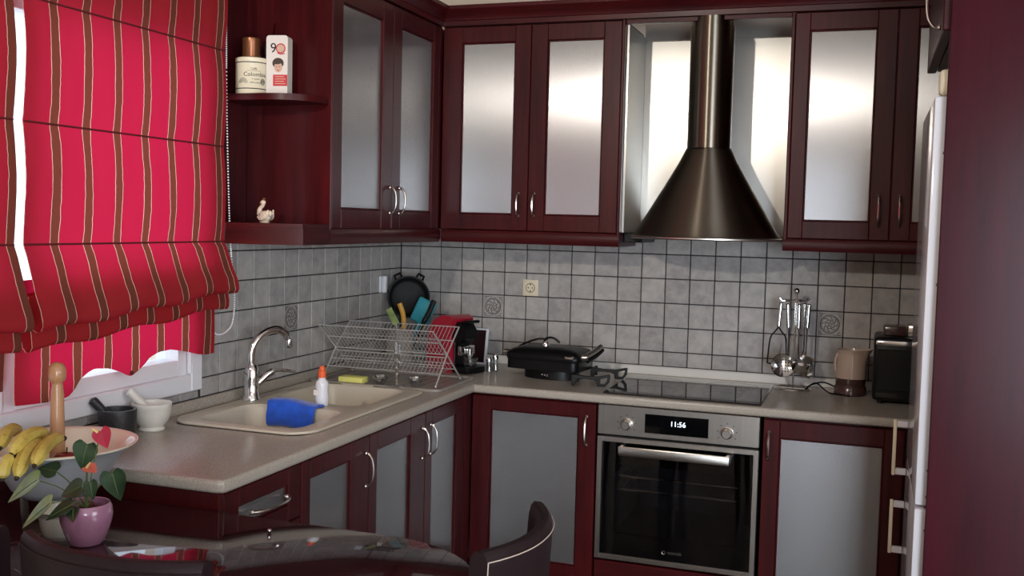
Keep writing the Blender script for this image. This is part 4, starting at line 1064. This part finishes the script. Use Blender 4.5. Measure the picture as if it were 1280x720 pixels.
# ================================================================== ON THE WORKTOP, BACK
def grill():
    X, Y = .832, -.30
    t = thing('contact_grill', (X, Y, CT), 'black contact grill with folded handle on the worktop left of the hob', 'grill')
    A = Matrix.Translation((X, Y, CT)) @ Matrix.Rotation(math.radians(-6), 4, 'Z')
    MB().lathe((0, 0, 0), [(.118, .0005), (.118, .035), (.10, .042)], 40, 1, .62).obj('base', M['black'], t, mtx=A)
    MB().prism(rrect(-.165, .145, -.10, .10, .03), 'z', .040, .0775).obj('lower_body', M['black'], t, mtx=A)
    b = MB(); rs = []
    for ins, z in ((0, .0785), (-.004, .09), (0, .104), (.018, .118), (.05, .128), (.085, .131)):
        rs.append([Vector((x, y, z)) for x, y in rrect(-.165 + ins, .15 - ins, -.105 + ins * .8, .105 - ins * .8, .03)])
    b.rings(rs); b.obj('lid', M['black'], t, 60, mtx=A)
    MB().prism(rrect(-.150, .135, -.108, -.09, .005), 'z', .096, .101).obj('trim', M['black'], t, mtx=A)
    MB().box(.095, .135, -.112, -.104, .094, .106, .003).obj('badge', M['chrome'], t, mtx=A)
    kb = MB(); kb.lathe((-.02, -.03, .13), [(.016, 0), (.016, .012), (.011, .02), (.006, .022)], 18); kb.obj('knob', M['chrome'], t, mtx=A)
    h = MB(); h.tube(smooth_path([(-.03, -.02, .14), (-.022, -.03, .158), (.0, -.035, .166), (.022, -.035, .163), (.042, -.03, .147)], 5), .0048, 8); h.obj('loop', M['black'], t, mtx=A)
    s = MB(); s.tube(smooth_path([(-.165, -.03, .10), (-.14, .02, .125), (-.10, .075, .143), (-.06, .085, .143)], 5), .0045, 8); s.obj('wire_arm', M['black'], t, mtx=A)
    MB().tube([(-.19, -.055, .098), (-.160, -.055, .098)], .013, 14).obj('hinge_cap', M['steel'], t, mtx=A)
    MB().tube([(.150, -.06, .098), (.172, -.055, .1)], .013, 14).obj('hinge_cap', M['steel'], t, mtx=A)
    a = MB(); a.tube(smooth_path([(.160, -.05, .10), (.176, .01, .117), (.186, .055, .134)], 5), .011, 10); a.obj('handle_arm', M['steel'], t, mtx=A)
    a = MB(); a.tube(smooth_path([(.165, -.04, .085), (.180, .015, .10), (.190, .062, .120)], 5), .009, 10); a.obj('handle_grip', M['black'], t, mtx=A)
    e = MB()
    for k, (dx, w) in enumerate(((-.012, .008), (0, .006), (.010, .005))): e.box(dx - w / 2, dx + w / 2, -.0765, -.0735, .018 - k * .002, .023, .0005)
    e.obj('maker_emblem', M['chrome'], t, mtx=A)
grill()
def trivets():
    for (x, y, r, lab) in ((1.035, -.475, 8, 'black cast iron pan support on the worktop, nearer the front edge'), (1.052, -.255, 6, 'black cast iron pan support behind the other, nearer the back wall')):
        z = CT if x < 1.0 else .9058
        t = thing('pan_support', (x, y, z), lab, 'pan support')
        A = Matrix.Translation((x, y, z)) @ Matrix.Rotation(math.radians(r), 4, 'Z')
        o = [(-.070, .0005), (-.057, .0005), (-.052, .018), (-.045, .026), (-.02, .028), (.013, .026), (.025, .019), (.030, .0005), (.060, .0005), (.076, .018), (.079, .046), (.071, .047), (.03, .038), (-.02, .038), (-.05, .042), (-.070, .041)]
        hl = [(.041, .010), (.056, .010), (.066, .021), (.069, .037), (.041, .030)]
        flat_curve('frame', [o, hl], -.009, .009, M['iron'], t, .002, mtx=A @ FRONT)
        MB().box(-.064, -.052, .0095, .075, .029, .040, .002).box(-.064, -.052, .065, .075, .0005, .029, .002).obj('side_bar', M['iron'], t, mtx=A)
trivets()
def utensils():
    X, Y = 1.764, -.135
    t = thing('utensil_stand', (X, Y, CT), 'chrome stand with round wire foot holding kitchen utensils', 'stand')
    MB().tube([(X + .068 * math.cos(a * PI / 16), Y + .068 * math.sin(a * PI / 16), CT + .004) for a in range(32)], .0032, 8, True).tube([(X - .068, Y, CT + .004), (X + .068, Y, CT + .004)], .003, 8).obj('foot', M['chrome'], t)
    MB().tube([(X, Y, CT + .005), (X, Y, 1.275)], .0042, 10).obj('pole', M['chrome'], t); MB().ball((X, Y, 1.285), .0125, 14).obj('finial', M['chrome'], t)
    b = MB()
    HK = [(-.062, -.012), (-.032, -.044), (.017, -.052), (.034, .038), (.055, -.014)]
    for hx, hy in HK:
        d = Vector((hx, hy, 0)).normalized(); p = Vector((X, Y, 1.252))
        b.tube(smooth_path([p, p + d * .03 + Vector((0, 0, -.004)), p + d * .052 + Vector((0, 0, -.006)), p + d * .062 + Vector((0, 0, .004))], 4), .0022, 6)
    b.obj('hook', M['chrome'], t)
    def handle(t, p, q):
        p, q = Vector(p), Vector(q)
        MB().tube([p, p + (q - p) * .04, p + (q - p) * .96, q], [.006, .0088, .0088, .006], 12).obj('handle', M['chrome'], t)
        MB().tube([p + Vector((0, 0, .010 + .006 * math.cos(a))) + Vector((.006 * math.sin(a), 0, 0)) for a in [k * PI / 5 for k in range(10)]], .0012, 5, True).obj('hanging_loop', M['chrome'], t)
    Z1, Z0 = 1.238, 1.142
    def pt(i): return Vector((X + HK[i][0] * .9, Y + HK[i][1] * .9, 0))
    # masher
    p = pt(0); t = thing('potato_masher', (p.x, p.y, Z1), 'potato masher with forked wire hanging leftmost on the utensil stand', 'masher')
    handle(t, (p.x, p.y, Z1), (p.x - .006, p.y, Z0)); b = MB()
    for s in (-1, 1): b.tube(smooth_path([(p.x - .006, p.y, Z0), (p.x - .006 + s * .012, p.y, 1.125), (p.x - .006 + s * .030, p.y, 1.095), (p.x - .008 + s * .036, p.y, 1.0)], 4), .003, 8)
    b.tube(smooth_path([(p.x - .044, p.y, 1.0), (p.x - .02, p.y - .018, .997), (p.x - .01, p.y + .018, .997), (p.x + .028, p.y, 1.0)], 5), .003, 8); b.obj('wire_head', M['black'], t)
    # skimmer
    p = pt(1); t = thing('skimmer', (p.x, p.y, Z1), 'round perforated skimmer hanging second from left on the utensil stand', 'skimmer')
    handle(t, (p.x, p.y, Z1), (p.x + .006, p.y, Z0)); MB().tube([(p.x + .006, p.y, Z0), (p.x + .008, p.y, 1.04)], [.0045, .004], 8).obj('shaft', M['chrome'], t)
    A = Matrix.Translation((p.x - .008, p.y - .006, .997)) @ Matrix.Rotation(math.radians(82), 4, 'X') @ Matrix.Rotation(.2, 4, 'Y')
    MB().lathe((0, 0, 0), [(0, -.012), (.025, -.009), (.044, 0), (.046, .001), (.044, .003), (.025, -.006), (0, -.009)], 32, cap0=False, cap1=False).obj('disc', M['chrome'], t, 50, mtx=A)
    b = MB()
    for i in range(-3, 4):
        for j in range(-3, 4):
            if i * i + j * j <= 8: b.lathe((i * .0105, j * .0105, -.0095 + (i * i + j * j) * .00055 ), [(.0026, .0022), (.0026, .003)], 8)
    b.obj('hole', M['ink'], t, mtx=A)
    # ladle
    p = pt(2); t = thing('ladle', (p.x, p.y, Z1), 'round steel ladle hanging at the middle of the utensil stand', 'ladle')
    handle(t, (p.x, p.y, Z1), (p.x, p.y, Z0)); MB().tube([(p.x, p.y, Z0), (p.x + .004, p.y, 1.02)], [.0045, .004], 8).obj('shaft', M['chrome'], t)
    MB().lathe((p.x + .012, p.y - .022, .975), [(0, -.002), (.02, 0), (.034, .012), (.040, .034), (.038, .034), (.032, .014), (.018, .003), (0, .001)], 24, cap0=False, cap1=False).obj('cup', M['chrome'], t, 50)
    # slotted spatula
    p = pt(3); t = thing('spatula', (p.x, p.y, Z1), 'flat steel spatula hanging right of the ladle on the utensil stand', 'spatula')
    handle(t, (p.x, p.y, Z1), (p.x, p.y, Z0)); MB().tube(smooth_path([(p.x, p.y, Z0), (p.x + .002, p.y, 1.06), (p.x - .006, p.y - .004, 1.03)], 4), .004, 8).obj('shaft', M['chrome'], t)
    A = Matrix.Translation((p.x + .014, p.y - .008, .985)) @ Matrix.Rotation(math.radians(20), 4, 'Y')
    MB().prism([(-.014, .045), (.014, .045), (.030, -.035), (-.030, -.035)], 'y', -.0012, .0012).obj('blade', M['hoodsteel'], t, mtx=A @ Matrix.Rotation(math.radians(180), 4, 'Z'))
    # spoon and pasta server
    for i, lab, nm in ((4, 'oval steel serving spoon hanging rightmost on the utensil stand', 'serving_spoon'),):
        p = pt(i); t = thing(nm, (p.x, p.y, Z1), lab, 'spoon')
        handle(t, (p.x, p.y, Z1), (p.x - .004, p.y, Z0)); MB().tube([(p.x - .004, p.y, Z0), (p.x - .006, p.y, 1.04)], [.004, .0036], 8).obj('shaft', M['chrome'], t)
        A = Matrix.Translation((p.x - .008 + (.006 if i == 4 else -.012), p.y, .998)) @ Matrix.Rotation(math.radians(-25 if i == 4 else 12), 4, 'Y') @ Matrix.Rotation(math.radians(85), 4, 'X')
        MB().lathe((0, 0, 0), [(0, -.012), (.015, -.009), (.026, 0), (.0245, .001), (.014, -.007), (0, -.010)], 24, 1, 1.6, False, False).obj('bowl', M['steel'], t, 50, mtx=A)
utensils()
def jug():
    x, y = 1.977, -.158
    t = thing('electric_jug', (x, y, CT), 'beige ceramic electric coffee pot with brown base and black cord', 'coffee pot')
    MB().lathe((x, y, CT), [(.057, .0005), (.060, .004), (.060, .028), (.056, .034), (.0535, .040)], 32).obj('base', M['brownglaze'], t)
    MB().lathe((x, y, CT), [(.0535, .0405), (.055, .044), (.056, .064)], 32, cap0=False, cap1=False).obj('band', M['brownglaze'], t)
    b = MB(); seg = 32; rs = []
    for r, z in ((.056, .0645), (.0562, .09), (.0535, .125), (.0495, .150), (.0495, .162), (.053, .172), (.050, .172), (.047, .16), (.047, .12), (.02, .07)):
        ring = []
        for i in range(seg):
            a = 2 * PI * i / seg; sp = max(0, math.cos(a)) ** 8 * max(0, (z - .12) / .05) * .026 if r > .044 or z > .15 else 0
            ring.append(Vector((x + (r + sp) * math.cos(a), y + (r + sp) * math.sin(a), CT + z + sp * .25)))
        rs.append(ring)
    b.rings(rs, False, True); b.obj('body', M['beigeglaze'], t, 50)
    hp = [(x - .049, y - .01, CT + .155), (x - .057, y - .012, CT + .13), (x - .057, y - .012, CT + .10), (x - .052, y - .01, CT + .085)]
    MB().tube(smooth_path(hp, 5), .0055, 8).obj('handle', M['beigeglaze'], t)
    cord = smooth_path([(x - .05, y + .02, CT + .020), (x - .10, y + .035, CT + .034), (x - .145, y + .02, CT + .022), (x - .165, y + .0, CT + .006), (x - .13, y + .03, CT + .03), (x - .095, y + .005, CT + .012), (x - .075, y - .02, CT + .0035), (x - .045, y - .045, CT + .0035), (x - .0, y - .062, CT + .0035)], 6)
    MB().tube(cord, .0032, 6).obj('cord', M['black'], t)
jug()
def black_box():
    x0, x1, y0, y1 = 2.055, 2.30, -.335, -.10; z = CT
    t = thing('toaster_oven', (2.17, -.22, z), 'black box-shaped countertop appliance at the fridge end of the worktop', 'appliance')
    MB().box(x0, x1, y0, y1, z + .012, z + .243, .014, 3).obj('housing', M['black'], t, 50)
    MB().box(x0 + .012, x1 - .012, y0 - .006, y0 + .001, z + .05, z + .20, .003).obj('door', M['black'], t)
    MB().box(x0 + .006, x1 - .02, y0 - .008, y0 + .001, z + .214, z + .232, .004, 2).obj('trim', M['chrome'], t)
    MB().box(x0 + .012, x0 + .09, y0 - .007, y0, z + .025, z + .045, .002).obj('base_trim', M['blackgloss'], t)
    b = MB()
    for x in (x0 + .03, x1 - .03):
        for y in (y0 + .03, y1 - .03): b.cyl((x, y, z), (x, y, z + .0125), .012)
    b.obj('foot', M['black'], t)
    props(MB().box(2.085, 2.165, -.27, -.17, z + .2435, z + .280, .008, 2).obj('small_box', M['brownglaze']), 'brown box lying on the black countertop appliance', 'box')
    t = thing('napkin_pack', (2.21, -.22, z + .243), 'silver striped pack on the black appliance beside the brown box', 'pack')
    MB().box(2.168, 2.25, -.28, -.18, z + .2435, z + .288, .006, 2).obj('wrap', M['steel'], t)
    MB().box(2.170, 2.248, -.2815, -.2795, z + .262, z + .270, .0005).obj('stripe', M['paper'], t)
black_box()

# ================================================================== ON THE SHELVES
def shelf_things():
    z = 1.9168
    x, y, r = .100, -1.345, .052
    t = thing('coffee_tin', (x, y, z), 'round cream coffee tin lettered Colombia on the upper open shelf', 'tin')
    h = .118
    MB().lathe((x, y, z), [(r - .002, 0), (r, .002), (r, h - .016), (r + .001, h - .014), (r + .001, h - .002), (r - .002, h), (0, h)], 40, cap1=False).obj('body', M['cream'], t, 50)
    b = MB()
    for zz in (.016, h - .018): b.lathe((x, y, z + zz), [(r + .0004, 0), (r + .0008, .0008), (r + .0008, .0022), (r + .0004, .003)], 40, cap0=False, cap1=False)
    b.obj('band', M['ink'], t)
    a0 = math.atan2(-4.233 - y, 2.028 - x)
    def warp(off):
        def f(v):
            a = a0 + (v.x + off) / r; rr = r + .0006 + v.z; return Vector((x + rr * math.cos(a), y + rr * math.sin(a), z + v.y))
        return f
    def lab(s, size, dy, off=0.0):
        text('lettering', s, size, Matrix.Identity(4), M['ink'], t, .0002, warp=lambda v: warp(off)(Vector((v.x, v.y + dy, v.z))))
    lab('Caffè', .0095, .080, .006); lab('Colombia', .019, .062, .010); lab('in capsule', .0065, .048, .012); lab('100% arabica', .0065, .036, .010)
    b = MB()
    for k in range(4):
        pts = []
        for q in range(13):
            an = PI * q / 12; pts.append(warp(-.030)(Vector((math.cos(an) * (.005 + .0035 * k), .034 + math.sin(an) * (.005 + .0035 * k), 0))))
        b.tube(pts, .0006, 4)
        b.tube([warp(.036)(Vector((math.cos(q * PI / 8) * (.002 + .002 * k), .040 + math.sin(q * PI / 8) * (.003 + .0025 * k), 0))) for q in range(16)], .0006, 4, True)
    b.tube([warp(.006)(Vector((-.022 + .004 * q, .0735, 0))) for q in range(12)], .0004, 4)
    b.obj('emblem', M['ink'], t)
    t = thing('spice_jar', (x + .0, y, z + h), 'brown jar standing on top of the cream coffee tin', 'jar')
    MB().lathe((x - .004, y, z + h + .0005), [(.027, 0), (.0285, .003), (.0285, .050), (.029, .052), (.029, .064), (.027, .066)], 28).obj('jar', M['copper'], t)
    t = thing('glass_tumbler', (.118, -1.272, z), 'clear glass with a stirring stick behind the brown jar', 'glass')
    xx, yy = .118, -1.272
    MB().lathe((xx, yy, z), [(.019, 0), (.02, .003), (.022, .185), (.0205, .185), (.0185, .006)], 20).obj('glass', M['clear'], t)
    MB().tube([(xx - .012, yy, z + .01), (xx + .020, yy, z + .245)], .0035, 6).obj('stick', M['clear'], t)
    # white tin with the number 90
    m4 = Matrix.Translation((.185, -1.318, z)) @ Matrix.Rotation(math.radians(12), 4, 'Z')
    t = thing('tall_tin', (.185, -1.318, z), 'tall white tin with the number 90 and a red label beside the coffee tin', 'tin')
    prof = [(-.036, 0), (.036, 0)] + [(.036 - .010 * (1 - math.cos(a)), .192 - .010 + .010 * math.sin(a)) for a in (0, .4, .8, 1.2, PI / 2)] + [(-.036 + .010 * (1 - math.cos(a)), .192 - .010 + .010 * math.sin(a)) for a in (PI / 2, 1.2, .8, .4, 0)]
    MB().prism(prof, 'y', -.022, .022).obj('body', M['paper'], t, mtx=m4)
    F0 = m4 @ Matrix.Translation((0, -.0224, 0)) @ FRONT
    text('number', '9', .044, F0 @ Matrix.Translation((-.012, .150, 0)), M['ink'], t)
    MB().lathe((.013, .150, 0), [(.0145, 0), (.0145, .0006)], 28).obj('number_disc', M['skin'], t, mtx=F0)
    b = MB(); b.tube([(.013 + .0145 * math.cos(q * PI / 12), .150 + .0145 * math.sin(q * PI / 12), .0008) for q in range(24)], .0017, 5, True)
    b.tube([(.002, .136, .0008), (.012, .131, .0008), (.026, .134, .0008)], .0015, 5); b.obj('number_ring', M['red_label'], t, mtx=F0)
    # small printed portrait of a child
    def disc(nm, cx, cy, rx, ry, m, dz=0.0):
        b = MB(); b.lathe((0, 0, 0), [(1, 0), (1, 1)], 24); b.obj(nm, m, t, mtx=F0 @ Matrix.Translation((cx, cy, dz)) @ Matrix.Diagonal((rx, ry, .0004, 1)))
    disc('portrait_hair', .004, .103, .019, .017, M['hair'], 0); disc('portrait_face', .005, .090, .0135, .016, M['skin'], .0005); disc('portrait_fringe', .002, .105, .013, .006, M['hair'], .001)
    for ex in (-.0005, .0095): disc('portrait_eye', ex, .092, .0016, .0012, M['ink'], .001)
    disc('portrait_mouth', .0045, .080, .004, .0014, M['red_label'], .001)
    MB().box(-.012, .0355, .030, .066, 0, .0009).obj('label', M['red_label'], t, mtx=F0)
    b = MB()
    for k in range(4): b.box(-.006, .030 - .005 * (k % 2), .036 + .0075 * k, .0385 + .0075 * k, .0009, .0012)
    b.obj('label_print', M['skin'], t, mtx=F0)
    # china swan on the lower shelf
    x, y, z = .185, -1.395, 1.5032
    t = thing('swan_figurine', (x, y, z), 'small cream china swan on the lower open shelf', 'figurine')
    R = Matrix.Rotation(math.radians(-20), 4, 'Z'); A = Matrix.Translation((x, y, z)) @ R @ Matrix.Scale(.88, 4)      # swan faces local +x
    b = MB(); b.lathe((0, 0, 0), [(.016, 0), (.018, .002), (.019, .006)], 20, 1.1, .9); b.ball((.0, 0, .024), (.030, .021, .021), 18)
    b.ball((.028, 0, .034), (.012, .009, .012), 12, Matrix.Rotation(-.6, 4, 'Y'))
    b.tube(smooth_path([(-.018, 0, .026), (-.031, 0, .040), (-.025, 0, .054), (-.012, 0, .064), (-.006, 0, .072)], 5), [.012] * 5 + [.009] * 5 + [.0075] * 5 + [.007] * 6, 12)
    b.ball((-.010, 0, .075), (.012, .009, .009), 12); b.obj('body', M['china'], t, 60, mtx=A)
    MB().tube([(-.018, 0, .075), (-.029, 0, .071)], [.0045, .0015], 8).obj('beak', M['yellow'], t, mtx=A)
    for s in (-1, 1):
        w = MB()
        for k in range(4): w.tube(smooth_path([(-.016 + .004 * k, s * (.019 - .001 * k), .022 + .003 * k), (.004, s * .0225, .012 + .007 * k), (.026, s * .017, .02 + .006 * k), (.036, s * .010, .034 + .004 * k)], 4), .0034, 6)
        w.obj('wing', M['china'], t, mtx=A)
    w = MB()
    for k in (-1, 0, 1): w.tube([(.004 * k - .006, 0, .082), (.006 * k - .004, 0, .091)], [.0025, .0015], 6)
    w.obj('crest', M['copper'], t, mtx=A)
shelf_things()

# ================================================================== CEILING LAMP (behind the camera)
def ceiling_lamp():
    x, y = .72, -4.35
    t = thing('ceiling_lamp', (x, y, CEIL), 'round warm ceiling lamp over the dining area', 'lamp')
    MB().lathe((x, y, CEIL), [(.10, -.0005), (.10, -.02), (.03, -.03)], 32).obj('mount', M['white'], t)
    MB().cyl((x, y, CEIL - .14), (x, y, CEIL - .029), .012).obj('stem', M['white'], t)
    MB().lathe((x, y, CEIL), [(.03, -.10), (.09, -.12), (.15, -.17), (.152, -.172), (.09, -.128), (.03, -.108)], 36, cap0=False, cap1=False).obj('shade', M['lamp'], t)
    MB().ball((x, y, CEIL - .155), .028, 14).obj('bulb', M['bulb'], t)
    l = bpy.data.lights.new('ceiling_lamp_bulb', 'SPOT'); l.energy = 112; l.color = (1.0, .93, .84); l.shadow_soft_size = .05
    l.spot_size = math.radians(60); l.spot_blend = .75
    o = bpy.data.objects.new('ceiling_lamp_bulb', l); COL.objects.link(o); o.location = (x, y, CEIL - .21)
    o.rotation_euler = (Vector((1.12, -.2, 1.72)) - Vector(o.location)).to_track_quat('-Z', 'Y').to_euler()
ceiling_lamp()
